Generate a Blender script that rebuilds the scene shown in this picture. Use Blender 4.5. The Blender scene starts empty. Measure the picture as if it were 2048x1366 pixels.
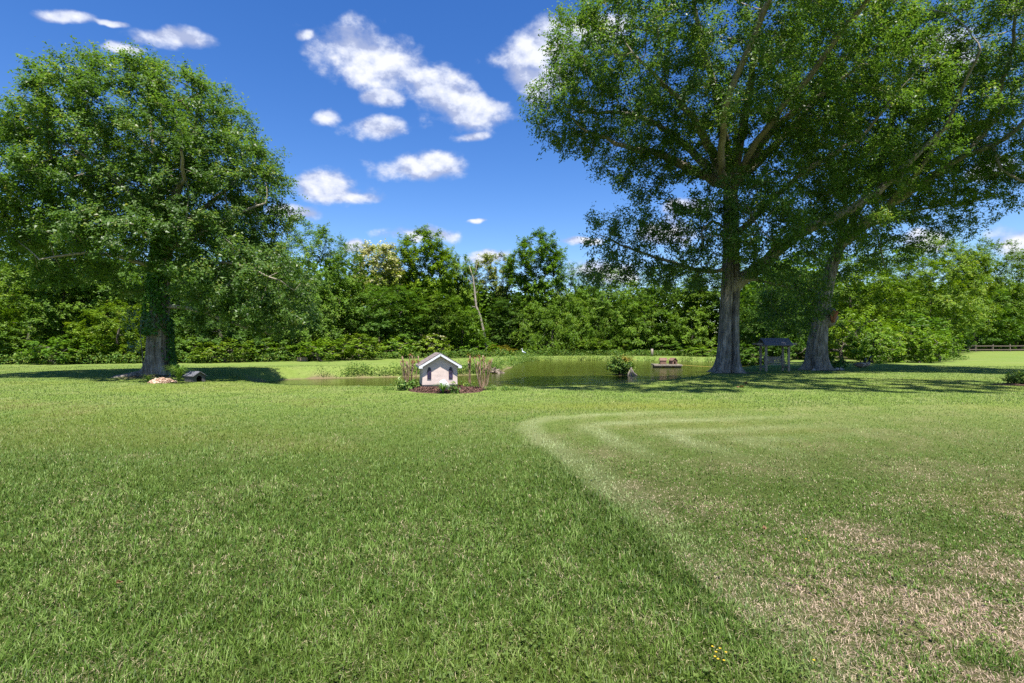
import bpy, bmesh, math, random
import numpy as np
from mathutils import Vector, Matrix, Quaternion

random.seed(7)
SC = bpy.context.scene
COL = SC.collection
F = 1024.0            # focal length in photograph pixels (18 mm on 36 mm)
EYE = 1.6
HORIZON = 683.0

def at(px, py, d):
    """a point at depth d metres in front of the standpoint, from the photograph's sight lines"""
    return np.array([(px-1024)/F*d, d, EYE-(py-HORIZON)/F*d])

# ------------------------------------------------------------------ camera
cd = bpy.data.cameras.new('camera'); cam = bpy.data.objects.new('camera', cd); COL.objects.link(cam)
cam.location = (0, 0, EYE); cam.rotation_euler = (math.pi/2, 0, 0)
cd.sensor_width = 36; cd.lens = 18; cd.clip_start = 0.05; cd.clip_end = 5000
SC.camera = cam

# ------------------------------------------------------------------ sky, sun, exposure
SUN_EL, SUN_SIDE = math.radians(66), math.radians(13)
sun_dir = Vector((math.sin(SUN_SIDE)*math.cos(SUN_EL), -math.cos(SUN_SIDE)*math.cos(SUN_EL), math.sin(SUN_EL)))
ld = bpy.data.lights.new('sun', 'SUN'); ld.energy = 5.0; ld.angle = math.radians(0.53); ld.color = (1.0, 0.96, 0.89)
sun = bpy.data.objects.new('sun', ld); COL.objects.link(sun)
sun.rotation_euler = (-sun_dir).to_track_quat('-Z', 'Y').to_euler(); sun.location = (0, -20, 40)
SC.view_settings.view_transform = 'Standard'; SC.view_settings.look = 'None'
SC.view_settings.exposure = 1.12; SC.view_settings.gamma = 1.0; SC.view_settings.use_curve_mapping = False
SC.render.engine = 'CYCLES'
cy = SC.cycles
cy.max_bounces = 8; cy.diffuse_bounces = 4; cy.glossy_bounces = 2; cy.transmission_bounces = 6; cy.transparent_max_bounces = 4
cy.sample_clamp_indirect = 6.0
cy.use_denoising = False

class NT:
    """small helper for node trees"""
    def __init__(s, tree): s.t = tree; s.n = tree.nodes; s.l = tree.links
    def node(s, kind, **kw):
        nd = s.n.new(kind)
        for k, v in kw.items(): setattr(nd, k, v)
        return nd
    def put(s, sock, v):
        if hasattr(v, 'is_output') or isinstance(v, bpy.types.NodeSocket): s.l.new(v, sock)
        elif v is not None: sock.default_value = v
    def math(s, op, a, b=None, c=None, clamp=False):
        nd = s.node('ShaderNodeMath', operation=op, use_clamp=clamp)
        s.put(nd.inputs[0], a); s.put(nd.inputs[1], b)
        if c is not None: s.put(nd.inputs[2], c)
        return nd.outputs[0]
    def vmath(s, op, a, b=None):
        nd = s.node('ShaderNodeVectorMath', operation=op); s.put(nd.inputs[0], a)
        if b is not None: s.put(nd.inputs[1], b)
        return nd.outputs['Value'] if op in ('LENGTH', 'DOT_PRODUCT', 'DISTANCE') else nd.outputs[0]
    def noise(s, vec, scale, detail=4, rough=0.5, dist=0.0):
        nd = s.node('ShaderNodeTexNoise'); s.put(nd.inputs['Vector'], vec)
        nd.inputs['Scale'].default_value = scale; nd.inputs['Detail'].default_value = detail
        nd.inputs['Roughness'].default_value = rough; nd.inputs['Distortion'].default_value = dist
        return nd.outputs['Fac']
    def ramp(s, fac, stops, interp='LINEAR'):
        nd = s.node('ShaderNodeValToRGB'); nd.color_ramp.interpolation = interp
        e = nd.color_ramp.elements
        while len(e) < len(stops): e.new(0.5)
        for i, (p, c) in enumerate(stops):
            e[i].position = p; e[i].color = tuple(c) + ((1,) if len(c) == 3 else ())
        s.put(nd.inputs[0], fac); return nd.outputs[0]
    def mixc(s, fac, a, b, mode='MIX'):
        nd = s.node('ShaderNodeMix', data_type='RGBA', blend_type=mode)
        s.put(nd.inputs[0], fac); s.put(nd.inputs[6], a if not isinstance(a, tuple) else a+(1,)*(4-len(a)))
        s.put(nd.inputs[7], b if not isinstance(b, tuple) else b+(1,)*(4-len(b)))
        return nd.outputs[2]
    def maprange(s, v, a, b, c=0.0, d=1.0, smooth=True):
        nd = s.node('ShaderNodeMapRange', interpolation_type='SMOOTHSTEP' if smooth else 'LINEAR')
        s.put(nd.inputs[0], v)
        for i, q in enumerate((a, b, c, d)): s.put(nd.inputs[i+1], q)
        return nd.outputs[0]

world = bpy.data.worlds.new('World'); SC.world = world; world.use_nodes = True
W = NT(world.node_tree); W.n.clear()
def build_sky():
    sky = W.node('ShaderNodeTexSky', sky_type='NISHITA'); sky.sun_disc = False
    sky.sun_elevation = SUN_EL; sky.sun_rotation = math.pi - SUN_SIDE
    sky.air_density = 1.0; sky.dust_density = 0.25; sky.ozone_density = 2.5; sky.altitude = 0
    hs = W.node('ShaderNodeHueSaturation'); hs.inputs['Saturation'].default_value = 1.33; hs.inputs['Value'].default_value = 0.94
    hs.inputs['Hue'].default_value = 0.513
    W.put(hs.inputs['Color'], sky.outputs[0])
    bg = W.node('ShaderNodeBackground'); W.put(bg.inputs[0], hs.outputs[0]); bg.inputs[1].default_value = 0.095
    tc = W.node('ShaderNodeTexCoord'); sp = W.node('ShaderNodeSeparateXYZ'); W.put(sp.inputs[0], tc.outputs['Generated'])
    x, y, z = sp.outputs
    ys = W.math('MAXIMUM', y, 0.05)
    cb = W.node('ShaderNodeCombineXYZ')
    W.put(cb.inputs[0], W.math('DIVIDE', x, ys)); W.put(cb.inputs[1], W.math('DIVIDE', z, ys))
    uv = cb.outputs[0]
    # domain warp, so that no cloud keeps an oval outline
    wn = W.node('ShaderNodeTexNoise'); W.put(wn.inputs['Vector'], uv); wn.inputs['Scale'].default_value = 9; wn.inputs['Detail'].default_value = 3
    off = W.vmath('MULTIPLY', W.vmath('SUBTRACT', wn.outputs['Color'], (0.5, 0.5, 0.5)), (0.07, 0.045, 0))
    uvw = W.vmath('ADD', uv, off)
    clouds = [  # centre px, centre py, half width, half height, tilt degrees
        (735, 118, 150, 62, -12), (850, 165, 120, 55, -32), (940, 215, 85, 48, -28), (765, 195, 60, 20, -5), (605, 70, 26, 16, 0),
        (1080, 92, 110, 48, 22), (1075, 165, 70, 50, 0), (1190, 60, 90, 40, 10), (650, 233, 34, 20, 0), (755, 255, 66, 26, 0),
        (948, 272, 46, 12, 0), (850, 328, 108, 34, -2), (640, 372, 95, 30, -6), (690, 388, 75, 15, -3), (325, 78, 90, 22, -4), (250, 98, 50, 15, -6),
        (140, 36, 55, 16, -8), (215, 50, 40, 8, -12), (595, 425, 50, 18, 0), (860, 468, 85, 20, -2), (715, 496, 26, 14, 0), (975, 512, 60, 16, 8),
        (1155, 480, 55, 10, 0), (1380, 420, 60, 18, 0), (1215, 545, 90, 30, 0), (1330, 470, 70, 30, 0),
        (2040, 480, 70, 40, 0), (1850, 482, 60, 20, 0), (1990, 335, 80, 26, 10), (1890, 110, 80, 50, 0), (950, 445, 22, 5, 0)]
    acc = None
    for px, py, hw, hh, tilt in clouds:
        mp = W.node('ShaderNodeMapping', vector_type='TEXTURE')
        mp.inputs['Location'].default_value = ((px-1024)/F, (HORIZON-py)/F, 0)
        mp.inputs['Rotation'].default_value = (0, 0, math.radians(tilt))
        mp.inputs['Scale'].default_value = (hw/F*1.15, hh/F*1.15, 1)
        W.put(mp.inputs[0], uvw)
        v = W.math('SUBTRACT', 1.0, W.vmath('LENGTH', mp.outputs[0]))
        acc = v if acc is None else W.math('SMOOTH_MAX', acc, v, 0.15)
    acc = W.math('MAXIMUM', acc, -1.0)
    front = W.maprange(y, 0.25, 0.55)
    # the rest of the sky: the same fair-weather clouds scattered on a layer overhead
    zs = W.math('MAXIMUM', z, 0.06)
    c2 = W.node('ShaderNodeCombineXYZ'); W.put(c2.inputs[0], W.math('DIVIDE', x, zs)); W.put(c2.inputs[1], W.math('DIVIDE', y, zs))
    gen = W.maprange(W.noise(c2.outputs[0], 0.9, 2, 0.5), 0.5, 0.8, -1.0, 1.0, False)
    nd = W.node('ShaderNodeMix', data_type='FLOAT'); W.put(nd.inputs[0], front); W.put(nd.inputs[2], gen); W.put(nd.inputs[3], acc)
    base = nd.outputs[0]
    st = W.vmath('MULTIPLY', tc.outputs['Generated'], (1, 1, 1.5))
    fb = W.noise(st, 12, 9, 0.57, 0.0)
    fb_up = W.noise(W.vmath('ADD', st, (0.004, -0.004, 0.022)), 12, 7, 0.57, 0.0)
    body = W.math('ADD', W.math('MULTIPLY', base, 1.5), W.math('MULTIPLY', W.math('SUBTRACT', fb, 0.5), 2.8))
    alpha = W.maprange(body, 0.02, 0.95)
    alpha = W.math('MULTIPLY', alpha, W.maprange(z, -0.02, 0.03))
    relief = W.math('SUBTRACT', fb, fb_up)
    sh = W.math('ADD', W.math('MULTIPLY', relief, 3.2), W.maprange(body, 0.2, 2.0, 0.48, 0.82, False), clamp=True)
    ccol = W.ramp(sh, [(0.35, (0.36, 0.42, 0.62)), (0.65, (0.60, 0.65, 0.80)), (0.95, (0.78, 0.80, 0.86))])
    bgc = W.node('ShaderNodeBackground'); W.put(bgc.inputs[0], ccol); bgc.inputs[1].default_value = 0.58
    mx = W.node('ShaderNodeMixShader'); W.put(mx.inputs[0], alpha); W.l.new(bg.outputs[0], mx.inputs[1]); W.l.new(bgc.outputs[0], mx.inputs[2])
    out = W.node('ShaderNodeOutputWorld'); W.l.new(mx.outputs[0], out.inputs[0])
build_sky()

# ------------------------------------------------------------------ helpers
def link(o, parent=None):
    COL.objects.link(o)
    if parent is not None: o.parent = parent
    return o
def empty(name, loc=(0, 0, 0), rz=0.0):
    o = bpy.data.objects.new(name, None); COL.objects.link(o); o.location = loc; o.rotation_euler = (0, 0, rz)
    o.empty_display_size = 0.3
    return o
def tag(o, label=None, cat=None, group=None, kind=None):
    if label: o['label'] = label
    if cat: o['category'] = cat
    if group: o['group'] = group
    if kind: o['kind'] = kind
    return o
def copy_tree(o, parent=None):
    c = o.copy(); COL.objects.link(c); c.parent = parent
    for ch in list(o.children): copy_tree(ch, c)
    return c
def mesh_np(name, V, Fc, mat, parent=None, smooth=False, tint=None, col=None):
    """one mesh object from arrays: Fc is a list of (k, n) index arrays (tris and quads)"""
    V = np.asarray(V, dtype=np.float32)
    if not isinstance(Fc, list): Fc = [Fc]
    Fc = [np.asarray(f, dtype=np.int32) for f in Fc if len(f)]
    me = bpy.data.meshes.new(name)
    me.vertices.add(len(V)); me.vertices.foreach_set('co', V.ravel())
    tot = np.concatenate([np.full(len(f), f.shape[1], dtype=np.int32) for f in Fc])
    loops = np.concatenate([f.ravel() for f in Fc])
    me.loops.add(len(loops)); me.loops.foreach_set('vertex_index', loops)
    me.polygons.add(len(tot))
    st = np.zeros(len(tot), dtype=np.int32); st[1:] = np.cumsum(tot)[:-1]
    me.polygons.foreach_set('loop_start', st)
    try: me.polygons.foreach_set('loop_total', tot)
    except Exception: pass
    me.polygons.foreach_set('use_smooth', np.full(len(tot), smooth))
    if tint is not None:
        a = me.attributes.new('tint', 'FLOAT', 'POINT'); a.data.foreach_set('value', np.asarray(tint, dtype=np.float32))
    if col is not None:
        c = np.ones((len(V), 4), dtype=np.float32); c[:, :3] = col
        a = me.attributes.new('shade', 'FLOAT_COLOR', 'POINT'); a.data.foreach_set('color', c.ravel())
    me.update(calc_edges=True); me.validate()
    if mat is not None: me.materials.append(mat)
    return link(bpy.data.objects.new(name, me), parent)
class MB:
    """collects boxes, bars, tubes into one mesh"""
    def __init__(s): s.V = []; s.F = []
    def add(s, verts, faces):
        b = len(s.V); s.V += [tuple(v) for v in verts]; s.F += [tuple(i+b for i in f) for f in faces]; return s
    def box(s, c, size, rot=None):
        v = [Vector(((i & 1)-.5, ((i >> 1) & 1)-.5, ((i >> 2) & 1)-.5)) for i in range(8)]
        v = [Vector((p.x*size[0], p.y*size[1], p.z*size[2])) for p in v]
        if rot is not None: v = [rot @ p for p in v]
        v = [p+Vector(c) for p in v]
        return s.add(v, [(0, 2, 3, 1), (4, 5, 7, 6), (0, 1, 5, 4), (2, 6, 7, 3), (0, 4, 6, 2), (1, 3, 7, 5)])
    def bar(s, a, b, w, h, up=(0, 0, 1)):
        a, b = Vector(a), Vector(b); d = (b-a); L = d.length; d.normalize()
        u = Vector(up); r = d.cross(u)
        if r.length < 1e-4: r = Vector((1, 0, 0))
        r.normalize(); u = r.cross(d).normalized()
        m = Matrix((r, d, u)).transposed()
        return s.box((a+b)/2, (w, L, h), m)
    def tube(s, pts, radii, sides=8, cap=True, squash=None):
        V, Q, T = tube_np(np.array(pts, float), np.array(radii, float), sides, squash)
        b = len(s.V); s.V += [tuple(v) for v in V]; s.F += [tuple(int(i)+b for i in f) for f in Q]
        if cap:
            n = len(pts); s.F.append(tuple(b+i for i in range(sides))[::-1]); s.F.append(tuple(b+(n-1)*sides+i for i in range(sides)))
        return s
    def prism(s, poly, depth_a, depth_b, axis='y'):
        """extrude a 2-D (x,z) outline along y"""
        n = len(poly)
        v = [(p[0], depth_a, p[1]) for p in poly]+[(p[0], depth_b, p[1]) for p in poly]
        f = [tuple(range(n)), tuple(range(2*n-1, n-1, -1))]+[(i, n+i, n+(i+1) % n, (i+1) % n) for i in range(n)]
        return s.add(v, f)
    def build(s, name, mat, parent=None, smooth=False, bevel=0.0, label=None):
        me = bpy.data.meshes.new(name); me.from_pydata(s.V, [], s.F); me.update()
        bm = bmesh.new(); bm.from_mesh(me); bmesh.ops.recalc_face_normals(bm, faces=bm.faces); bm.to_mesh(me); bm.free()
        if smooth: me.polygons.foreach_set('use_smooth', [True]*len(me.polygons))
        me.materials.append(mat)
        o = link(bpy.data.objects.new(name, me), parent)
        if bevel:
            m = o.modifiers.new('soft_edge', 'BEVEL'); m.width = bevel; m.segments = 2; m.limit_method = 'ANGLE'
        if label: o['label'] = label
        return o
def tube_np(P, R, sides, squash=None):
    n = len(P)
    T = np.gradient(P, axis=0); T /= np.linalg.norm(T, axis=1)[:, None]+1e-9
    ref = np.array([1., 0, 0]) if abs(T[0][0]) < 0.8 else np.array([0, 1., 0])
    ang = np.arange(sides)/sides*2*math.pi; ca, sa = np.cos(ang), np.sin(ang)
    V = np.empty((n, sides, 3))
    u = ref-T[0]*ref.dot(T[0]); u /= np.linalg.norm(u)
    for i in range(n):
        u = u-T[i]*u.dot(T[i]); u /= np.linalg.norm(u)+1e-9
        w = np.cross(T[i], u)
        k = 1.0 if squash is None else squash[i]
        V[i] = P[i]+R[i]*(ca[:, None]*u+sa[:, None]*w*k)
    i = np.arange(n-1)[:, None]*sides; j = np.arange(sides)[None, :]; j2 = (j+1) % sides
    Q = np.stack([i+j, i+j2, i+sides+j2, i+sides+j], -1).reshape(-1, 4)
    return V.reshape(-1, 3), Q, None
def hash2(ix, iy, seed):
    h = (ix.astype(np.int64)*374761393+iy.astype(np.int64)*668265263+seed*982451653) & 0x7fffffff
    h = ((h ^ (h >> 13))*1274126177) & 0x7fffffff
    return ((h ^ (h >> 16)) & 0xffff)/65535.0
def vnoise(x, y, seed=0):
    ix, iy = np.floor(x), np.floor(y); fx, fy = x-ix, y-iy
    fx = fx*fx*(3-2*fx); fy = fy*fy*(3-2*fy)
    a, b = hash2(ix, iy, seed), hash2(ix+1, iy, seed); c, d = hash2(ix, iy+1, seed), hash2(ix+1, iy+1, seed)
    return (a*(1-fx)+b*fx)*(1-fy)+(c*(1-fx)+d*fx)*fy
def fbm(x, y, oct=4, seed=0):
    s = 0; a = .5; t = 0
    for o in range(oct):
        s = s+a*vnoise(x*2**o+17.3*o, y*2**o-9.1*o, seed+o); t += a; a *= .5
    return s/t
def sstep(a, b, v):
    t = np.clip((v-a)/(b-a), 0, 1); return t*t*(3-2*t)
def poly_sd(x, y, poly):
    """signed distance to a closed polygon, positive outside"""
    x = np.asarray(x, float); y = np.asarray(y, float)
    d = np.full(x.shape, 1e9); inside = np.zeros(x.shape, bool); n = len(poly)
    for i in range(n):
        ax, ay = poly[i]; bx, by = poly[(i+1) % n]
        ex, ey = bx-ax, by-ay; wx, wy = x-ax, y-ay
        t = np.clip((wx*ex+wy*ey)/(ex*ex+ey*ey), 0, 1)
        d = np.minimum(d, (wx-ex*t)**2+(wy-ey*t)**2)
        c = (ay > y) != (by > y)
        with np.errstate(divide='ignore', invalid='ignore'):
            inside ^= c & (x < (bx-ax)*(y-ay)/(by-ay if by != ay else 1e-9)+ax)
    d = np.sqrt(d); return np.where(inside, -d, d)
def smooth_poly(poly, k=2):
    for _ in range(k):
        q = []
        for i in range(len(poly)):
            a, b = poly[i], poly[(i+1) % len(poly)]
            q += [(a[0]*.75+b[0]*.25, a[1]*.75+b[1]*.25), (a[0]*.25+b[0]*.75, a[1]*.25+b[1]*.75)]
        poly = q
    return poly
def unit(v): return v/(np.linalg.norm(v, axis=-1, keepdims=True)+1e-9)

# ------------------------------------------------------------------ materials
def new_mat(name):
    m = bpy.data.materials.new(name); m.use_nodes = True; t = NT(m.node_tree); t.n.clear(); return m, t
def finish(t, surf, disp=None):
    o = t.node('ShaderNodeOutputMaterial'); t.l.new(surf, o.inputs[0])
def principled(t, col, rough=0.6, spec=0.3, normal=None, metal=0.0):
    p = t.node('ShaderNodeBsdfPrincipled'); t.put(p.inputs['Base Color'], col if not isinstance(col, tuple) else col+(1,)*(4-len(col)))
    t.put(p.inputs['Roughness'], rough); p.inputs['Specular IOR Level'].default_value = spec; p.inputs['Metallic'].default_value = metal
    if normal is not None: t.put(p.inputs['Normal'], normal)
    return p.outputs[0]
def bump(t, h, strength=0.4, dist=0.02):
    b = t.node('ShaderNodeBump'); b.inputs['Strength'].default_value = strength; b.inputs['Distance'].default_value = dist
    t.put(b.inputs['Height'], h); return b.outputs[0]
def m_leaf(name, stops, trans=0.32, rough=0.45, spec=0.35, objcol=False, transtint=(1.25, 1.25, 0.55)):
    m, t = new_mat(name)
    a = t.node('ShaderNodeAttribute', attribute_name='tint')
    c = t.ramp(a.outputs['Fac'], stops)
    if objcol:
        oi = t.node('ShaderNodeObjectInfo'); c = t.mixc(1.0, c, oi.outputs['Color'], 'MULTIPLY')
    tr = t.node('ShaderNodeBsdfTranslucent'); t.put(tr.inputs[0], t.mixc(1.0, c, transtint, 'MULTIPLY'))
    mx = t.node('ShaderNodeMixShader'); mx.inputs[0].default_value = trans
    t.l.new(principled(t, c, rough, spec), mx.inputs[1]); t.l.new(tr.outputs[0], mx.inputs[2])
    finish(t, mx.outputs[0]); return m
def m_shade(name, rough=0.6, spec=0.2, trans=0.25):
    """colour comes from the pieces' own colour attribute"""
    m, t = new_mat(name)
    a = t.node('ShaderNodeAttribute', attribute_name='shade')
    s = principled(t, a.outputs['Color'], rough, spec)
    if trans:
        tr = t.node('ShaderNodeBsdfTranslucent'); t.put(tr.inputs[0], t.mixc(1.0, a.outputs['Color'], (1.2, 1.25, .6), 'MULTIPLY'))
        mx = t.node('ShaderNodeMixShader'); mx.inputs[0].default_value = trans; t.l.new(s, mx.inputs[1]); t.l.new(tr.outputs[0], mx.inputs[2]); s = mx.outputs[0]
    finish(t, s); return m
def m_plain(name, col, rough=0.6, spec=0.3, var=0.15, scale=8.0, bumps=0.15, metal=0.0, stretch=(1, 1, 1)):
    m, t = new_mat(name); tc = t.node('ShaderNodeTexCoord')
    v = t.vmath('MULTIPLY', tc.outputs['Object'], stretch)
    n = t.noise(v, scale, 6, 0.6)
    c = t.ramp(n, [(0.25, tuple(x*(1-var*1.6) for x in col)), (0.5, col), (0.8, tuple(min(1, x*(1+var)) for x in col))])
    finish(t, principled(t, c, rough, spec, bump(t, n, bumps, 0.02), metal)); return m
def m_bark(name, dark, mid, light, scale=1.0, moss=None):
    m, t = new_mat(name); tc = t.node('ShaderNodeTexCoord')
    v = t.vmath('MULTIPLY', tc.outputs['Object'], (1, 1, 0.16))
    n1 = t.noise(v, 9*scale, 8, 0.65, 0.6); n2 = t.noise(tc.outputs['Object'], 1.3*scale, 4, 0.6)
    f = t.math('ADD', t.math('MULTIPLY', n1, 0.75), t.math('MULTIPLY', n2, 0.28))
    c = t.ramp(f, [(0.34, dark), (0.5, mid), (0.68, light)])
    if moss: c = t.mixc(t.maprange(t.noise(tc.outputs['Object'], 2.2, 5, 0.6), 0.55, 0.68, 0, 0.5), c, moss)
    finish(t, principled(t, c, 0.9, 0.1, bump(t, n1, 0.9, 0.05))); return m

M = {}
M['oak_leaf'] = m_leaf('oak_leaf', [(0, (0.052, 0.105, 0.014)), (0.45, (0.088, 0.172, 0.028)), (0.8, (0.135, 0.228, 0.042)), (1, (0.25, 0.28, 0.07))], 0.52, 0.42, 0.4)
M['wood_leaf'] = m_leaf('wood_leaf', [(0, (0.052, 0.112, 0.008)), (0.5, (0.110, 0.205, 0.014)), (0.85, (0.160, 0.260, 0.022)), (1, (0.25, 0.30, 0.05))], 0.36, 0.5, 0.3, True)
M['ivy_leaf'] = m_leaf('ivy_leaf', [(0, (0.03, 0.09, 0.012)), (0.6, (0.055, 0.16, 0.016)), (1, (0.10, 0.24, 0.025))], 0.35, 0.4, 0.4)
M['bark'] = m_bark('bark', (0.030, 0.026, 0.022), (0.165, 0.145, 0.12), (0.36, 0.32, 0.275), 1.0, (0.09, 0.10, 0.05))
M['branch_bark'] = m_bark('branch_bark', (0.09, 0.078, 0.06), (0.26, 0.225, 0.18), (0.42, 0.37, 0.30), 2.0)
M['wood_bark'] = m_bark('wood_bark', (0.04, 0.034, 0.028), (0.11, 0.095, 0.075), (0.2, 0.18, 0.15), 2.0)
M['dead_wood'] = m_bark('dead_wood', (0.10, 0.085, 0.07), (0.26, 0.22, 0.18), (0.42, 0.37, 0.32), 2.0)
M['grass'] = m_shade('grass', 0.5, 0.28, 0.3)
M['plumage'] = m_shade('plumage', 0.75, 0.2, 0)
M['stone_mix'] = m_shade('stone_mix', 0.85, 0.2, 0)

# ------------------------------------------------------------------ the lie of the land
WATER_Z = -0.70
FAR = 1.139
POND = smooth_poly([(-8.8, 20.6), (-5.8, 19.9), (-4, 19.8), (-1.5, 19.7), (1.4, 19.6), (3.7, 20.9), (6.7, 23.1), (9.0, 26.4), (10.6, 29.6), (14.2, 33.8), (19.4, 39.9),
        (23.3, 44.4), (24.5, 50.1), (22.2, 56.7), (16.5, 59.2), (12.5, 61.7), (7.7, 62.9), (3.6, 62.0), (1.8, 58.1), (0.85, 52.4), (0, 45), (-0.8, 38.7), (-1.8, 35.5),
        (-5.7, 33.7), (-10.2, 32.3), (-13.4, 31.2), (-14.4, 28.7), (-12.6, 25.3), (-10.6, 22.4)], 1)
MOWN = [(1.40, 0.5), (1.32, 2.9), (1.22, 3.7), (.96, 5.0), (.66, 6.6), (.29, 8.2), (.08, 9.3), (.12, 10.1), (.55, 10.8), (1.94, 11.4), (5, 12.1), (9, 12.8), (14, 13.2), (40, 14), (40, 0.5)]
FOREST_EDGE = [(-120, 38), (-40, 37), (-22, 41), (-11, 50), (-3, 62), (0, 66), (11, 69), (24, 67), (29, 55), (30, 43.5), (36, 44), (40, 46), (43, 60), (60, 84), (140, 92)]
def edge_y(x): return np.interp(x, [p[0] for p in FOREST_EDGE], [p[1] for p in FOREST_EDGE])
def ground_z(x, y):
    x = np.asarray(x, float); y = np.asarray(y, float)
    sd = poly_sd(x, y, POND)+(fbm(x*.9, y*.9, 3, 5)-.5)*0.5
    z = np.where(sd > 0, WATER_Z-0.02+(-WATER_Z+0.02)*sstep(0, 1.3, sd), WATER_Z-0.02-0.7*sstep(0, 2.5, -sd))
    z = z+(fbm(x*.12, y*.12, 3, 2)-.5)*0.10*sstep(6, 25, y)+(fbm(x*1.3, y*1.3, 2, 9)-.5)*0.025
    z = z-.25*sstep(44, 58, y)*sstep(-16, -6, x)*sstep(36, 26, x)
    # left oak stands on a low root mound
    z = z+0.18*np.exp(-((x+15.7)**2+(y-22.7)**2)/2.2)
    return z
def gz(x, y): return float(ground_z(np.array([x]), np.array([y]))[0])
def lawn_fields(x, y):
    """what the turf is like at each place: colour, blade length, share of straw"""
    mown = sstep(0.06, -0.10, poly_sd(x, y, MOWN)+(fbm(x*3, y*3, 2, 41)-.5)*.14)
    s = -poly_sd(x, y, MOWN)
    big = fbm(x*.35, y*.35, 4, 11); med = fbm(x*1.4, y*1.4, 4, 21); fine = fbm(x*5, y*5, 3, 31)
    straw = 0.17*sstep(.45, .70, med)+0.20*sstep(.48, .78, fine)+0.07
    dead = sstep(.46, .60, .40*fbm(x*.7+3, y*.7, 4, 51)+.35*fbm(x*2.6, y*2.6, 3, 61)+.25*fbm(x*7, y*7, 2, 62))
    near = sstep(9.5, 4.0, y)
    straw = straw+mown*(0.08+0.36*dead*(0.5+.5*near))
    for cx, cy_, r, k in ((3.05, 4.0, .50, .8), (3.45, 3.9, .35, .7), (2.15, 3.05, .42, .75), (1.95, 2.75, .25, .6), (3.4, 3.35, .45, .7), (2.75, 3.0, .35, .55), (1.35, 5.6, .42, .6), (2.9, 6.4, .6, .4), (1.55, 4.95, .38, .6), (1.15, 7.2, .5, .5), (2.3, 2.45, .3, .6), (2.6, 2.7, .3, .5), (5.2, 6.3, .9, .35), (4.4, 4.9, .5, .45), (6.0, 8.0, 1.0, .35)):
        straw = straw+mown*k*np.exp(-((x-cx)**2+(y-cy_)**2)/r**2)*sstep(.36, .56, med*.45+fine*.6)
    curve = 1.15*sstep(6.3, 8.6, y)*sstep(8, 2.5, x)
    stripe = mown*1.25*(.25+.75*sstep(3.6, 7.0, y))*np.maximum.reduce([sstep(.42, .05, np.abs(s-.18))*np.where(y > 9.8, sstep(5.0, 1.2, x), 1.0), curve*sstep(.3, .05, np.abs(s-1.35)), curve*sstep(.35, .05, np.abs(s-2.5)), .7*curve*sstep(.3, .05, np.abs(s-3.4))])
    pale = stripe*(0.55+.45*med)
    length = (0.052-.018*mown*(.4+.6*sstep(2.4, 4.2, y)))*(0.75+.6*med)
    green = 0.25+0.6*(big*.5+med*.5)
    yellow = np.exp(-((x-2.6)/2.6)**2-((y-12.6)/.7)**2)*.7+.28*sstep(.5, .75, fbm(x*.25+9, y*.6, 3, 71))
    red = .35*sstep(.5, .75, fbm(x*.6, y*.8, 4, 81))*sstep(9, 11, y)*sstep(17, 14, y)*sstep(0, -4, x)
    lush = sstep(.03, .3, -mown+.6)*np.exp(-(np.minimum(s, 0)/.45)**2)*(s < 0)*sstep(8, 5, y)*sstep(2.4, 4.0, y)
    return dict(mown=mown, straw=np.clip(straw, 0, .86), pale=pale, length=length, green=green, yellow=np.clip(yellow, 0, 1), red=red, lush=lush)
G_DARK, G_MID, G_LITE = np.array([.022, .054, .006]), np.array([.094, .170, .020]), np.array([.272, .352, .106])
STRAW, PINKISH, YEL, RED = np.array([.46, .40, .23]), np.array([.60, .43, .34]), np.array([.30, .29, .05]), np.array([.24, .15, .05])

# ------------------------------------------------------------------ ground
def axis_coords(pts):
    out = []
    for a, b, st in pts: out += list(np.arange(a, b, st))
    return np.array(out+[pts[-1][1]])
gx = axis_coords([(-900, -200, 100), (-200, -60, 14), (-60, -22, 2), (-22, -14, .6), (-14, 24, .3), (24, 30, .5), (30, 80, 2), (80, 200, 15), (200, 900, 100)])
gy = axis_coords([(-60, -4, 7), (-4, 16, .4), (16, 32, .25), (32, 68, .5), (68, 100, 3), (100, 300, 25), (300, 1300, 100)])
GX, GY = np.meshgrid(gx, gy)
GZ = ground_z(GX.ravel(), GY.ravel())
def ground_colour(x, y):
    f = lawn_fields(x, y)
    g = f['green'][:, None]; c = G_MID*(1-g)+(G_MID*.45+G_LITE*.55)*g
    k = f['straw'][:, None]*.75; c = c*(1-k)+(STRAW*.62)*k
    k = f['yellow'][:, None]*.5; c = c*(1-k)+YEL*.85*k
    k = f['pale'][:, None]*.75; c = c*(1-k)+np.array([.30, .34, .16])*k
    near = sstep(16, 4, y)[:, None]; c = c*(.82-near*.54)           # thatch and soil, darkened close by to paint shadowy gaps between blades
    for tx, ty in ((-15.7, 22.7), (11.1, 26.4), (17.2, 29.0)):   # worn soil and litter round the big trunks
        k = sstep(2.0, .8, np.hypot(x-tx, y-ty)+(fbm(x*2, y*2, 3, 97)-.5)*1.2)[:, None]; c = c*(1-k)+np.array([.10, .075, .05])*k
    # forest floor beyond the edge, mud at the water line
    wood = sstep(-1.0, 1.5, y-edge_y(x)+(fbm(x*.4, y*.4, 3, 91)-.5)*2)[:, None]
    c = c*(1-wood)+np.array([.055, .050, .028])*wood
    sd = poly_sd(x, y, POND)+(fbm(x*1.5, y*1.5, 3, 95)-.5)*.6
    mud = (sstep(.32, .08, sd))[:, None]; c = c*(1-mud)+np.array([.15, .115, .075])*mud
    return c
nx, ny = len(gx), len(gy)
ii = (np.arange(ny-1)[:, None]*nx+np.arange(nx-1)[None, :]).ravel()
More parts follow.
